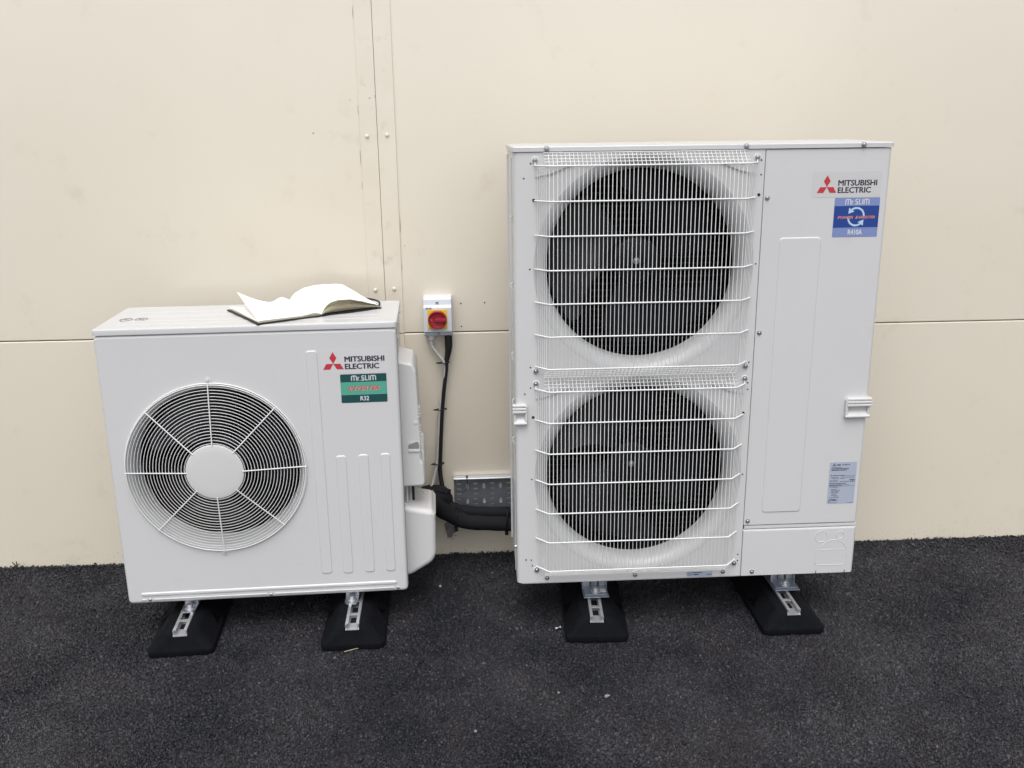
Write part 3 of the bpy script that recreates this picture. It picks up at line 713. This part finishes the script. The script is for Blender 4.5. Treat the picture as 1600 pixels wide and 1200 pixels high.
def handle(x0, x1, z0, z1, mirror):
    H = bpy.data.objects.new('handle', None); col.objects.link(H); H.parent = L; H.location = (x1 if mirror else x0, 0, z0); W = x1 - x0; hh = z1 - z0
    if mirror: H.scale = (-1, 1, 1)
    ob = .0125
    bm = NB()
    box(bm, 0, .0075, -ob, .002, .004, hh - .006, .003); box(bm, 0, W + .003, -ob - .0015, .002, 0, .0095, .004, 3)
    zt = hh * .60
    box(bm, .003, W + .004, -ob, .002, zt, hh - .012, .0015)
    for z, d in ((hh - .007, -.0), (zt + .010, .0015), (zt + .001, .0015)): box(bm, .004, W + .005, -ob - d - .002, .002, z - .003, z + .0045, .0022, 3)
    box(bm, .004, W + .003, -ob + .003, .002, hh - .016, hh - .004, .001)
    link('handle_frame', bm, 'plastic', H)
    bm = NB(); t = bmesh.new()
    P = [(-ob + .003, .009), (.0005, .022), (.0005, zt + .001)]
    rows = [[t.verts.new((x, y, z)) for y, z in P] for x in (.007, W - .002)]
    for j in range(2): t.faces.new((rows[0][j], rows[1][j], rows[1][j + 1], rows[0][j + 1]))
    add(bm, t); box(bm, W - .006, W + .002, -.009, .002, .006, zt, .002); link('handle_recess', bm, 'plastic', H, smooth=0)
handle(.978, 1.0505, .511, .5745, False); handle(.002, .0395, .517, .5815, True)
# left flank: coil guard hooks
for z in (1.103, .918, .715, .575, .46):
    bm = NB(); tube(bm, [(.005, .03, z + .012), (-.0005, .03, z + .006), (-.0005, .03, z - .006), (.005, .03, z - .014)], .0022, 6); link('coil_guard_wire', bm, 'plastic', L)
bm = NB(); box(bm, .0038, .009, .062, .066, .02, 1.27); box(bm, .0038, .009, .30, .304, .02, 1.27); link('coil_guard_post', bm, 'plastic', L)
put('screw', SCREW, L, .0055, .04, .11, (0, 0, -PI / 2), .9)
bm = NB()
for k in range(60): box(bm, .03, LW - .3, LD - .002, LD + .001, .03 + k * .0206, .043 + k * .0206)
o = link('rear_coil', bm, 'coil', L); o['kind'] = 'stuff'
# labels
bm = NB(); box(bm, .832, 1.0265, -.0004, .0004, 1.1525, 1.2225); link('logo_label', bm, 'clear', L, smooth=0)
logo(L, .846, 1.165, .0545, -.0007)
text('lettering', 'MITSUBISHI', .9045, 1.0145, 1.1835, 1.1995, -.0007, 'ink', L, bold=.045, space=1.0)
text('lettering', 'ELECTRIC', .9045, .9985, 1.1640, 1.1800, -.0007, 'ink', L, bold=.045, space=1.0)
stk = bpy.data.objects.new('sticker', None); col.objects.link(stk); stk.parent = L
bm = NB(); flat(bm, rr(.8990, 1.0270, 1.0425, 1.1510, .003), -.0006, .0008); link('sticker_backing', bm, 'blue1', stk, smooth=0)
bm = NB(); flat(bm, [(.8993, 1.0690), (1.0267, 1.0690), (1.0267, 1.1285), (.8993, 1.1285)], -.0009); link('colour_band', bm, 'blue2', stk, smooth=0)
mrslim(stk, .929, .997, 1.1318, 1.1470, -.0011, 'silver')
def arrow(flip):
    bm = NB(); cx, cz = .9625, 1.0985; k = -1 if flip else 1
    pts = [(cx + k * .0215 * math.cos(R(a)), cz + k * (.0035 + .0205 * math.sin(R(a)))) for a in range(-5, 131, 9)]
    stroke(bm, pts, .0052, -.0011)
    stroke(bm, [(p[0] - k * .0008, p[1] - k * .0012) for p in pts[2:]], .0016, -.00125)
    e = pts[-1]
    tri = [(e[0] - k * .0085, e[1] - k * .011), (e[0] + k * .0080, e[1] - k * .0045), (e[0] - k * .0075, e[1] + k * .0060)]
    flat(bm, tri, -.0011); link('arrow_mark', bm, 'silverblue', stk, smooth=0)
arrow(False); arrow(True)
text('lettering', 'POWER  INVERTER', .9100, 1.0165, 1.0930, 1.1005, -.0014, 'silver', stk, bold=.05, shear=.3)
text('lettering', 'POWER  INVERTER', .9092, 1.0157, 1.0936, 1.1011, -.0016, 'redprint', stk, bold=.04, shear=.3)
text('lettering', 'R410A', .9425, .9835, 1.0485, 1.0635, -.0010, 'silver', stk, bold=.045)
# rating plate: small print is present but not legible, so short dashes stand for each line
rp = bpy.data.objects.new('rating_plate', None); col.objects.link(rp); rp.parent = L
bm = NB(); flat(bm, [(.950, .2355), (1.0325, .2355), (1.0325, .3695), (.950, .3695)], -.0005, .0007); link('plate_sheet', bm, 'plate', rp, smooth=0)
bm = NB(); rr2 = random.Random(3)
def dash(x0, x1, z, h):
    x = x0
    while x < x1:
        wd = rr2.uniform(.0012, .0048); flat(bm, [(x, z), (min(x + wd, x1), z), (min(x + wd, x1), z + h), (x, z + h)], -.0008); x += wd + rr2.uniform(.0006, .0014)
for x0, x1, z, h in ((.971, .984, .3585, .0040), (.989, .9925, .359, .004), (.996, 1.000, .359, .004), (1.003, 1.005, .359, .004), (1.008, 1.010, .359, .004), (.956, .986, .3520, .0012), (.956, 1.009, .3470, .0028), (.956, 1.003, .3425, .0025), (.955, .999, .3255, .0022), (1.001, 1.030, .3255, .0007),
        (.955, .980, .3200, .0014), (.986, 1.028, .3200, .0012), (.960, .980, .3160, .0012), (.986, .998, .3160, .0012), (1.014, 1.031, .3110, .0028), (.954, .977, .3100, .0012), (.985, 1.013, .3065, .0014), (1.016, 1.031, .3060, .0028), (.954, .978, .3060, .0012), (.953, 1.004, .3000, .0022), (.953, 1.014, .2960, .001), (.953, .992, .2940, .0022), (.955, .982, .2880, .0014), (.959, .978, .2815, .0014), (.961, .987, .2780, .0012), (.959, .984, .2735, .0014), (.960, .983, .2700, .0014), (.962, .977, .2660, .0012), (.962, .979, .2620, .0012), (.968, .984, .2590, .0010), (.955, .985, .2540, .0014), (.958, .976, .2480, .0018), (.958, .980, .2450, .0014), (.955, .958, .2385, .0085), (1.013, 1.031, .2370, .0011)): dash(x0, x1, z, h)
flat(bm, [(.953, .2918), (1.031, .2918), (1.031, .2924), (.953, .2924)], -.0008)
stroke(bm, [(.961, .247), (.961, .2385), (.981, .2385), (.981, .247), (.961, .247)], .0006, -.0008)
link('small_print', bm, 'inkblack', rp, smooth=0)
bm = NB()
for p in ([(.9635, .3600), (.9655, .3630), (.9635, .3660), (.9615, .3630)], [(.9635, .3600), (.9615, .3570), (.9575, .3570), (.9595, .3600)], [(.9635, .3600), (.9675, .3600), (.9695, .3570), (.9655, .3570)]): flat(bm, p, -.0008)
link('emblem', bm, 'inkblack', rp, smooth=0)
sl = bpy.data.objects.new('serial_label', None); col.objects.link(sl); sl.parent = L
bm = NB(); flat(bm, [(.529, .0065), (.6085, .0065), (.6085, .0245), (.529, .0245)], -.0005, .0007); link('label_sheet', bm, 'plate', sl, smooth=0)
bm = NB(); dash(.531, .539, .0185, .0022); dash(.543, .575, .0185, .0032); dash(.531, .546, .0120, .002); dash(.550, .566, .0120, .0032); dash(.592, .607, .0115, .003); link('small_print', bm, 'ink', sl, smooth=0)
# steel feet under the case, bolted to the channel
ZF = .0765 # top of rubber foot channel in the world
def bracket_large(xc, sticker):
    b = bpy.data.objects.new('mounting_bracket', None); col.objects.link(b); b.parent = L; b.location = (xc, 0, 0)
    zb = ZF + .004 - .16235
    bm = NB(); box(bm, -.040, .040, .050, .118, zb, zb + .004, .0008); box(bm, -.036, .036, .060, .28, zb + .004, zb + .0075, .0008); link('base_plate', bm, 'zincdark', b)
    bm = NB()
    box(bm, -.036, -.013, .116, .121, zb + .0075, .006, .0008); box(bm, -.009, .011, .119, .123, zb + .0075, .006, .0008); box(bm, .015, .036, .116, .121, zb + .0075, .006, .0008)
    for s_ in (-1, 1): box(bm, s_ * .038 - .0015, s_ * .038 + .0015, .100, .29, zb + .0045, -.004, .0006)
    link('upright', bm, 'zinc', b)
    bm = NB(); lathe(bm, [(.0015, .0135), (.008, .013), (.0092, .011), (.0092, .003), (.0155, .0026), (.016, 0)], c=(0, .079, zb + .008), n=16, axis='z', cap0=True); link('bolt', bm, 'alu', b)
    if sticker:
        bm = NB(); box(bm, .015, .033, .072, .093, zb + .0082, zb + .0094); link('tag', bm, 'paper', b)

# ------------------------------------------------------------------ rubber support feet
def support_foot(label, x, y_front, rz):
    o = thing('rubber_support_foot', label, 'support foot', (x, y_front, 0), rz, 'black rubber feet under the outdoor units')
    hgt, LEN = .072, .60
    def sl(z, hw, yf, yb, rc):
        out = []
        for x_, y_ in rr(-hw, hw, yf, yb, rc, 4):
            bulge = .007 * (1 - (x_ / hw) ** 2) if y_ < .2 else 0
            out.append((x_, y_ - bulge, z))
        return out
    bm = NB(); loops(bm, [sl(0, .0940, .007, LEN, .016), sl(.004, .0965, .0045, LEN, .018), sl(.017, .0970, .0045, LEN, .019), sl(.0205, .0950, .0060, LEN - .003, .020), sl(.0235, .0915, .0080, LEN - .007, .022), sl(.064, .0560, .0240, LEN - .029, .024), sl(.069, .0510, .0270, LEN - .033, .022), sl(hgt, .0465, .031, LEN - .037, .020)], cap_first=True)
    blk = link('rubber_block', bm, 'rubber', o, smooth=40)
    # triangular pockets moulded into both flanks
    cut = NB()
    for s_ in (-1, 1):
        for y0 in (.12, .30, .46):
            q = [cut.verts.new(p) for p in ((s_ * .095, y0 + .002, .010), (s_ * .092, y0 + .075, .010), (s_ * .060, y0 + .05, .052))]
            q2 = [cut.verts.new((p.co.x + s_ * .04, p.co.y, p.co.z + .03)) for p in q]
            q3 = [cut.verts.new((p.co.x - s_ * .016, p.co.y + .006 * (1 if i == 0 else -1), p.co.z - .004 + (.012 if i < 2 else -.010))) for i, p in enumerate(q)]
            cut.faces.new(q2); cut.faces.new(q3[::-1])
            for i in range(3): cut.faces.new((q3[i], q3[(i + 1) % 3], q2[(i + 1) % 3], q2[i]))
    box(cut, -.0215, .0215, .0, LEN + .1, hgt - .014, hgt + .02)
    c = link('cutter', cut, 'rubber', o, smooth=0, weld=False)
    md = blk.modifiers.new('pockets', 'BOOLEAN'); md.object = c; md.operation = 'DIFFERENCE'; md.solver = 'EXACT'
    dg = bpy.context.evaluated_depsgraph_get(); me = bpy.data.meshes.new_from_object(blk.evaluated_get(dg))
    if len(me.polygons) > 20:
        blk.modifiers.clear(); blk.data = me
    else: blk.modifiers.clear()
    bpy.data.objects.remove(c)
    # steel channel let into the top
    bm = NB(); y0, y1 = .019, LEN - .03; z0 = hgt - .0135; z1 = ZF
    box(bm, -.0205, .0205, y0, y1, z0, z0 + .0025, .0004)
    for s_ in (-1, 1):
        xa, xb = sorted((s_ * .0205, s_ * .018)); box(bm, xa, xb, y0 + .004, y1, z0 + .001, z1, .0004)
        xa, xb = sorted((s_ * .0205, s_ * .0115)); box(bm, xa, xb, y0 + .008, y1, z1 - .0022, z1 + .0003, .0004)
    for yc in (.085, .17, .30, .44): box(bm, -.013, .013, yc, yc + .010, z1 - .006, z1 - .003, .0004)
    link('steel_channel', bm, 'alu', o)
    bm = NB()
    for yc in (.058, .12, .2, .3, .4): box(bm, -.009, .009, yc, yc + .03, z0 + .0026, z0 + .0030)
    link('channel_slot', bm, 'dark', o, smooth=0)
    return o
support_foot('black rubber foot under the left end of the small single-fan unit', -.8905, -.642, R(4))
support_foot('black rubber foot under the right end of the small single-fan unit, below its side covers', -.3800, -.640, R(1.5))
support_foot('black rubber foot below the bracket with a white tag, under the large twin-fan unit', .3590, -.645, R(-3))
support_foot('black rubber foot under the right end of the large twin-fan unit, rightmost foot', .9690, -.642, R(0.5))
bracket_small(.172); bracket_small(.672)
bracket_large(.2580, True); bracket_large(.8690, False)

# ------------------------------------------------------------------ notebook lying open on the small unit
zl = .11765 + .8607
e_ang = R(32)
nbk = thing('notebook', 'open black-covered notebook with blank white pages on top of the small unit', 'notebook', (-.444, -.404, zl), e_ang)
PW, PL = .190, .254
def hr(s_):
    K = [(0, .005), (.005, .015), (.015, .0275), (.032, .037), (.058, .0410), (.095, .0385), (.130, .0290), (.165, .0175), (.190, .0095)]
    for (a, ha), (b, hb) in zip(K, K[1:]):
        if s_ <= b:
            t = (s_ - a) / (b - a); t = t * t * (3 - 2 * t) * .5 + t * .5; return ha + (hb - ha) * t
    return K[-1][1]
def sheet(name, fn, ns_, nt_, s0, s1, m_, th=.0004):
    bm = NB(); g_ = [[bm.verts.new(fn(s0 + (s1 - s0) * i / ns_, PL * j / nt_)) for j in range(nt_ + 1)] for i in range(ns_ + 1)]
    for i in range(ns_):
        for j in range(nt_): bm.faces.new((g_[i][j], g_[i + 1][j], g_[i + 1][j + 1], g_[i][j + 1]))
    bmesh.ops.solidify(bm, geom=bm.faces[:], thickness=th)
    return link(name, bm, m_, nbk, smooth=60)
# covers
bm = NB(); box(bm, -.1975, -.006, -.006, PL + .004, .0004, .0040, .0010); link('cover_board', bm, 'cover', nbk)
bm = NB(); box(bm, .004, .1970, -.006, PL + .004, .0004, .0040, .0010); link('cover_board', bm, 'cover', nbk)
bm = NB(); box(bm, -.010, .008, -.004, PL + .004, .0003, .0026, .0008); link('spine', bm, 'cover', nbk)
# right-hand block: leaves fan apart towards the spine
for k in range(11):
    f_ = (k + 1) / 11
    sheet('page', lambda s_, t_, f_=f_: (s_ * (1 - .012 * (1 - f_)) + .001, t_ + .0035 * (1 - f_) * math.cos(9 * f_), .0046 + (hr(s_ * (1 - .40 * t_ / PL)) - .0034) * f_ * (1 + .03 * math.sin(t_ * 9 + f_ * 3) + .22 * t_ / PL)), 22, 8, 0.0, PW, 'paper' if k == 10 else 'paperedge', .0017)
# left-hand block: thin stack, top leaf curling up at the far corner
def hl(s_, t_, k):
    d = -s_; base = .0046 + .0012 * k + (.004 + .010 * t_ / PL) * math.exp(-((d - .022) / .024) ** 2) * (k / 3)
    if k == 3:
        c = max(0, (d - .045) / .145); base += .046 * c ** 1.35 * min(1, max(0, t_ / PL)) ** 1.15 + .0015 * c
    elif k == 2:
        c = max(0, (d - .15) / .055); base += .006 * c * (t_ / PL)
    return base
for k in range(4):
    def fn(s_, t_, k=k):
        pull = (.028 * max(0, (-s_ - .045) / .145) ** 1.6 * (t_ / PL) if k == 3 else 0)
        return (s_ + pull, t_ + .001 * k, hl(s_, t_, k))
    sheet('page', fn, 22, 12, -.002, -PW, 'paper' if k >= 2 else 'paperedge', .0009)
# a few pencil dots and the elastic loop beyond the fore-edge
bm = NB()
for s_, t_ in ((.030, .115), (.0345, .118), (.052, .098), (.061, .092), (.028, .16), (.041, .15)):
    lathe(bm, [(.0004, .0012), (.0011, .0008)], c=(s_, t_, hr(s_ * (1 - .40 * t_ / PL)) * (1 + .22 * t_ / PL) + .0030), n=6, axis='z', cap0=True)
link('pencil_dot', bm, 'stamp', nbk)
bm = NB(); tube(bm, smoothpath([(.188, .150, .009), (.204, .13, .011), (.215, .095, .012), (.218, .06, .011), (.211, .035, .008), (.198, .022, .004), (.186, .018, .0015)]), .0030, 8); link('elastic_band', bm, 'cover', nbk)

# ------------------------------------------------------------------ isolator switch and its cables
sw = thing('isolator_switch', 'white wall isolator box with a red rotary handle on a yellow plate', 'switch', (-.1125, 0, .8945))
bm = NB(); D = .060
prof = [(-.0675, 0), (-.0675, -.034), (-.0625, -.042), (-.0500, -.0440), (-.0480, -D), (.0360, -D), (.0380, -D + .004), (.0420, -.050), (.0620, -.047), (.0675, -.038), (.0675, 0)]
A = [bm.verts.new((-.0475, y, z)) for z, y in prof]; B = [bm.verts.new((.0475, y, z)) for z, y in prof]; k = len(prof)
for j in range(k): bm.faces.new((A[j], A[(j + 1) % k], B[(j + 1) % k], B[j]))
bm.faces.new(A); bm.faces.new(B[::-1]); bmesh.ops.recalc_face_normals(bm, faces=bm.faces)
bmesh.ops.bevel(bm, geom=[e for e in bm.edges if min(v.co.y for v in e.verts) < -.001], offset=.0026, segments=3, profile=.5, affect='EDGES'); link('box', bm, 'swgrey', sw)
put('screw', SMALLSCREW, sw, -.001, -.0485, .0515, s=1.25); put('screw', SMALLSCREW, sw, .002, -.0435, -.0555, s=1.25)
bm = NB(); box(bm, -.0335, .0320, -D - .0022, -D + .001, -.0365, .0290, .001); link('yellow_plate', bm, 'yellow', sw)
kb = bpy.data.objects.new('rotary_handle', None); col.objects.link(kb); kb.parent = sw; kb.location = (-.0008, -D - .002, -.0045)
bm = NB(); lathe(bm, [(.001, -.006), (.0225, -.006), (.0245, -.0075), (.0262, -.0125), (.0290, -.0130), (.0312, -.011), (.0318, 0)], n=40, cap0=True); link('knob', bm, 'swred', kb, smooth=40)
bm = NB(); pts = [(-.0105, 0), (-.0060, .0056), (.0300, .0056), (.0300, -.0056), (-.0060, -.0056)]
loops(bm, [[(x, -.005, z) for x, z in pts], [(x, -.0150, z) for x, z in pts], [(x * .97 + .0006, -.0165, z * .8) for x, z in pts]]); link('grip', bm, 'swred', kb)
bm = NB(); tube(bm, [(-.0185 + .0033 * math.cos(R(a)), -.0064, .0012 + .0033 * math.sin(R(a))) for a in range(60, 330, 30)], .0006, 5); link('off_mark', bm, 'silver', kb)
text('lettering', 'ENS', -.0385, -.0190, .0300, .0365, -D - .0004, 'inkblack', sw, bold=.06)
bm = NB(); 
for x0, x1 in ((-.037, -.014), (.012, .036)):
    x = x0
    while x < x1: flat(bm, [(x, -.0425), (x + .003, -.0425), (x + .003, -.0412), (x, -.0412)], -D - .0004); x += .0042
link('small_print', bm, 'stamp', sw, smooth=0)
bm = NB(); lathe(bm, [(.009, .015), (.0125, 0), (.0125, -.012), (.0085, -.016), (.0075, -.030)], c=(-.0245, -.030, -.0680), n=14, axis='z', cap1=True); link('cable_gland', bm, 'conduit', sw)
def cab(name, pts, r, m_, label, cat):
    o = thing(name, label, cat, pts[-1]); bm = NB(); b = Vector(pts[-1])
    tube(bm, smoothpath([Vector(p) - b for p in pts], 7), r, 12); link('sheath', bm, m_, o, smooth=60); return o, b
wp = [(-.137, -.03, .800), (-.133, -.032, .786), (-.118, -.032, .765), (-.097, -.032, .735), (-.0925, -.032, .71), (-.104, -.03, .635), (-.1175, -.03, .542), (-.1275, -.03, .424), (-.1345, -.033, .359), (-.151, -.045, .292), (-.171, -.075, .238), (-.183, -.11, .215)]
cab('grey_cable', wp, .0058, 'conduit', 'thin pale grey cable running down the wall from the left of the isolator box', 'cable')
bp = [(-.0790, -.032, .830), (-.0795, -.032, .79), (-.084, -.032, .760), (-.0885, -.032, .735), (-.092, -.030, .70), (-.101, -.03, .635), (-.111, -.03, .542), (-.119, -.03, .424), (-.1235, -.033, .34), (-.117, -.045, .285), (-.112, -.06, .24)]
oc, b = cab('black_cable', bp, .0078, 'cable', 'thick black cable with a shrink sleeve below the red-handled isolator', 'cable')
bm = NB(); tube(bm, smoothpath([Vector(p) - b for p in ((-.0790, -.032, .829), (-.0790, -.032, .800), (-.0805, -.032, .778), (-.0845, -.032, .756), (-.0875, -.032, .742))], 5), [.0132] * 6 + [.0132, .0130, .0126, .012, .0116, .0112, .0107, .0102, .0098, .0094, .009, .0088, .0086, .0084, .0082], 14); link('shrink_sleeve', bm, 'cable', oc, smooth=60)
for x, z in ((-.0955, .733), (-.1105, .565), (-.126, .364)):
    bm = NB(); x -= b.x; z -= b.z; yb = -.0305 - b.y
    tube(bm, [(x + .0175 * math.cos(2 * PI * j / 16), yb + .0105 * math.sin(2 * PI * j / 16), z + .001 * math.cos(2 * PI * j / 16)) for j in range(16)], .0019, 6, closed=True)
    tube(bm, [(x - .0165, yb - .006, z), (x - .024, yb - .008, z + .001)], [.0035, .0032], 6); tube(bm, [(x - .024, yb - .008, z + .001), (x - .029, yb - .010, z + .001)], .0018, 6); link('cable_tie', bm, 'cable', oc)

# ------------------------------------------------------------------ cable tray, insulated pipes
tr = thing('cable_tray', 'perforated galvanised cable tray fixed low on the wall between the units', 'cable tray', (-.0760, 0, .3035))
yT = -.0062; bm = NB(); ztop, zbot = .0, -.155
def stadium(cx, cz, w_, h_, n=6):
    out = []
    if w_ >= h_:
        r = h_ / 2
        for s_, a0 in ((1, -90), (-1, 90)):
            for i in range(n + 1): a = R(a0 + 180 * i / n); out.append((cx + s_ * (w_ / 2 - r) + r * math.cos(a), cz + r * math.sin(a)))
    else:
        r = w_ / 2
        for s_, a0 in ((1, 0), (-1, 180)):
            for i in range(n + 1): a = R(a0 + 180 * i / n); out.append((cx + r * math.cos(a), cz + s_ * (h_ / 2 - r) + r * math.sin(a)))
    return out
px0 = 0.0
for c_ in range(11):
    xm = .0177 + .0298 * c_; x0 = px0; x1 = xm + .0149; px0 = x1
    if c_ % 2 == 0:
        zs_ = [.0, -.0193] + [-.0193 - .0195 * k for k in range(1, 7)]
        for k in range(7): plate_hole(bm, x0, x1, zs_[k + 1], zs_[k], stadium(xm, -.0095 - .0195 * k, .0175, .0056), y=yT)
        zl_ = zs_[7]
    else:
        zs_ = [.0, -.067, -.1235]
        for k in range(2): plate_hole(bm, x0, x1, zs_[k + 1], zs_[k], stadium(xm, (-.039, -.0955)[k], .0098, .0215), y=yT)
        zl_ = zs_[2]
    bm.faces.new([bm.verts.new((x, yT, z)) for x, z in ((x0, zbot), (x1, zbot), (x1, zl_), (x0, zl_))])
bmesh.ops.solidify(bm, geom=bm.faces[:], thickness=-.0012)
link('tray_base', bm, 'galvshade', tr, smooth=0)
for zz in (ztop, zbot):
    bm = NB(); box(bm, 0, px0, -.030, -.004, zz + .0002, zz + .0016); tube(bm, [(0, -.0300, zz - .0006), (px0, -.0300, zz - .0006)], .0026, 8); link('tray_lip', bm, 'galvlit', tr)
put('screw', SMALLSCREW, tr, .012, yT - .0015, -.016, s=1.2)
tie = thing('cable_tie', 'loose black cable tie looped over the top lip of the cable tray', 'cable tie', (-.028, -.030, .307)); bm = NB()
tube(bm, smoothpath([(-.040, -.006, -.044), (-.030, -.008, -.050), (-.016, -.009, -.050), (-.004, -.008, -.041), (.000, -.006, -.025), (-.001, -.004, .002), (-.001, .004, .004)], 5), .0013, 6); link('strap', bm, 'cable', tie)
bm = NB(); box(bm, -.004, .003, -.006, .002, .0025, .008, .001); link('tie_head', bm, 'cable', tie)
def pipe(label, pts, r, ties=()):
    o = thing('insulated_pipe', label, 'pipe', pts[0]); b = Vector(pts[0]); bm = NB()
    P = smoothpath([Vector(p) - b for p in pts], 8); rs = [r * (1 + .02 * math.sin(i * .9)) for i in range(len(P))]
    tube(bm, P, rs, 18); link('foam_sleeve', bm, 'foam', o, smooth=60)
    for (x, y, z, rr1, rr2_) in ties:
        bm = NB(); tube(bm, [(x - b.x + .004 * math.sin(2 * PI * j / 20), y - b.y + rr1 * math.cos(2 * PI * j / 20), z - b.z + rr2_ * math.sin(2 * PI * j / 20)) for j in range(20)], .0030, 6, closed=True)
        box(bm, x - b.x - .006, x - b.x + .006, y - b.y - .008, y - b.y + .006, z - b.z - rr2_ - .012, z - b.z - rr2_ + .001, .002); link('cable_tie', bm, 'cable', o)
    return o
pipe('lower black foam-insulated pipe running from the small unit to the large one', [(-.255, -.29, .270), (-.210, -.23, .285), (-.155, -.150, .262), (-.105, -.110, .212), (-.040, -.100, .173), (.037, -.098, .163), (.135, -.10, .157), (.26, -.12, .155), (.36, -.18, .16)], .0285, ((-.070, -.108, .187, .036, .036), (.108, -.094, .168, .034, .044)))
pipe('upper thinner black foam-insulated pipe against the cable tray', [(-.24, -.22, .285), (-.175, -.15, .265), (-.118, -.085, .235), (-.070, -.082, .212), (-.008, -.085, .200), (.06, -.086, .196), (.135, -.086, .194), (.26, -.10, .19), (.36, -.16, .19)], .0195)
# bent, torn-ended elbow of insulation where the cables drop in
eb = thing('insulation_elbow', 'bulging black foam elbow with a ragged end beside the cable tray', 'pipe insulation', (-.145, -.085, .22))
bm = NB(); P = smoothpath([(-.055, -.06, .005), (-.030, -.03, .020), (.005, .005, .035), (.025, .02, .020), (.030, .015, -.02)], 6)
tube(bm, P, [.034 + .010 * math.sin(PI * i / (len(P) - 1)) for i in range(len(P))], 20)
for v in bm.verts: v.co += Vector((random.uniform(-.002, .002), random.uniform(-.002, .002), random.uniform(-.002, .002)))
link('foam_sleeve', bm, 'foam', eb, smooth=60)
bm = NB(); n = 26; ls = []
for hh, rad, jit in ((-.02, .040, 0), (.030, .047, 0), (.052, .049, .006), (.050, .034, .006), (.02, .030, 0)):
    ls.append([(.002 + rad * 1.18 * math.cos(2 * PI * j / n), .012 + rad * .75 * math.sin(2 * PI * j / n), .018 + hh + (random.uniform(-jit, jit)) - .010 * abs(math.cos(2 * PI * j / n))) for j in range(n)])
loops(bm, ls); link('torn_collar', bm, 'foam', eb, smooth=40)

# ------------------------------------------------------------------ litter on the asphalt
def bit(name, label, cat, loc, r, m_, flatz=.5, n=9, seedv=0):
    q = random.Random(seedv); o = thing(name, label, cat, loc) if False else None
    bm = NB(); bmesh.ops.create_icosphere(bm, subdivisions=2, radius=1)
    for v in bm.verts: v.co = Vector((v.co.x * r[0], v.co.y * r[1], v.co.z * r[2])) * q.uniform(.72, 1.15)
    ob = link(name, bm, m_, smooth=0); ob.location = loc; ob.rotation_euler = (0, 0, q.uniform(0, 3)); return tag(ob, label, cat)
def scrap(label, loc, w_, l_, rz, m_='scrap'):
    bm = NB(); g_ = [[bm.verts.new((w_ * (i / 3 - .5), l_ * (j / 2 - .5), .003 * math.sin(i * 1.3 + j) + .002 * i)) for j in range(3)] for i in range(4)]
    for i in range(3):
        for j in range(2): bm.faces.new((g_[i][j], g_[i + 1][j], g_[i + 1][j + 1], g_[i][j + 1]))
    bmesh.ops.solidify(bm, geom=bm.faces[:], thickness=.0012)
    o = link('paper_scrap', bm, m_, smooth=0); o.location = loc; o.rotation_euler = (0, 0, rz); return tag(o, label, 'litter')
scrap('tiny white scrap on the asphalt left of the twin-fan unit\'s left foot', (.248, -.560, .005), .018, .009, .2)
bm = NB(); tube(bm, smoothpath([(-.042, -.010, .004), (-.01, .001, .006), (.020, .008, .0055), (.045, .016, .005)]), .0010, 5); o = link('straw', bm, 'straw'); o.location = (-.362, -.640, .0005); tag(o, 'dry straw lying in front of the small unit\'s right foot', 'straw')
bit('stone_chip', 'pale flat stone chip, largest on open asphalt, in front of the large unit', 'stone', (.348, -.919, .003), (.009, .005, .003), 'chip', seedv=1)
bit('stone_chip', 'small pale stone chip left of the flat pale one, in front of the large unit', 'stone', (.217, -.896, .003), (.004, .004, .003), 'chip', seedv=2)
bit('stone_chip', 'small round pale pebble lowest in the picture, out on the open asphalt', 'stone', (-.014, -1.05, .003), (.0045, .004, .004), 'chip', seedv=3)
bit('stone_chip', 'small pale chip on dark asphalt right of the small unit\'s valve cover', 'stone', (-.128, -.258, .004), (.006, .005, .003), 'scrap', seedv=4)
bm = NB()
for k in range(5):
    a = k * 1.3; tube(bm, smoothpath([(0, 0, 0), (.006 * math.cos(a), .003 * math.sin(a) - .004, .012), (.014 * math.cos(a), .004 * math.sin(a) - .008, .018 + .003 * k)]), [.0012] * 12 + [.0004], 5)
o = link('weed', bm, 'weed'); o.location = (-1.655, -.008, .002); tag(o, 'tiny weed sprouting where the wall meets the asphalt at far left', 'plant')
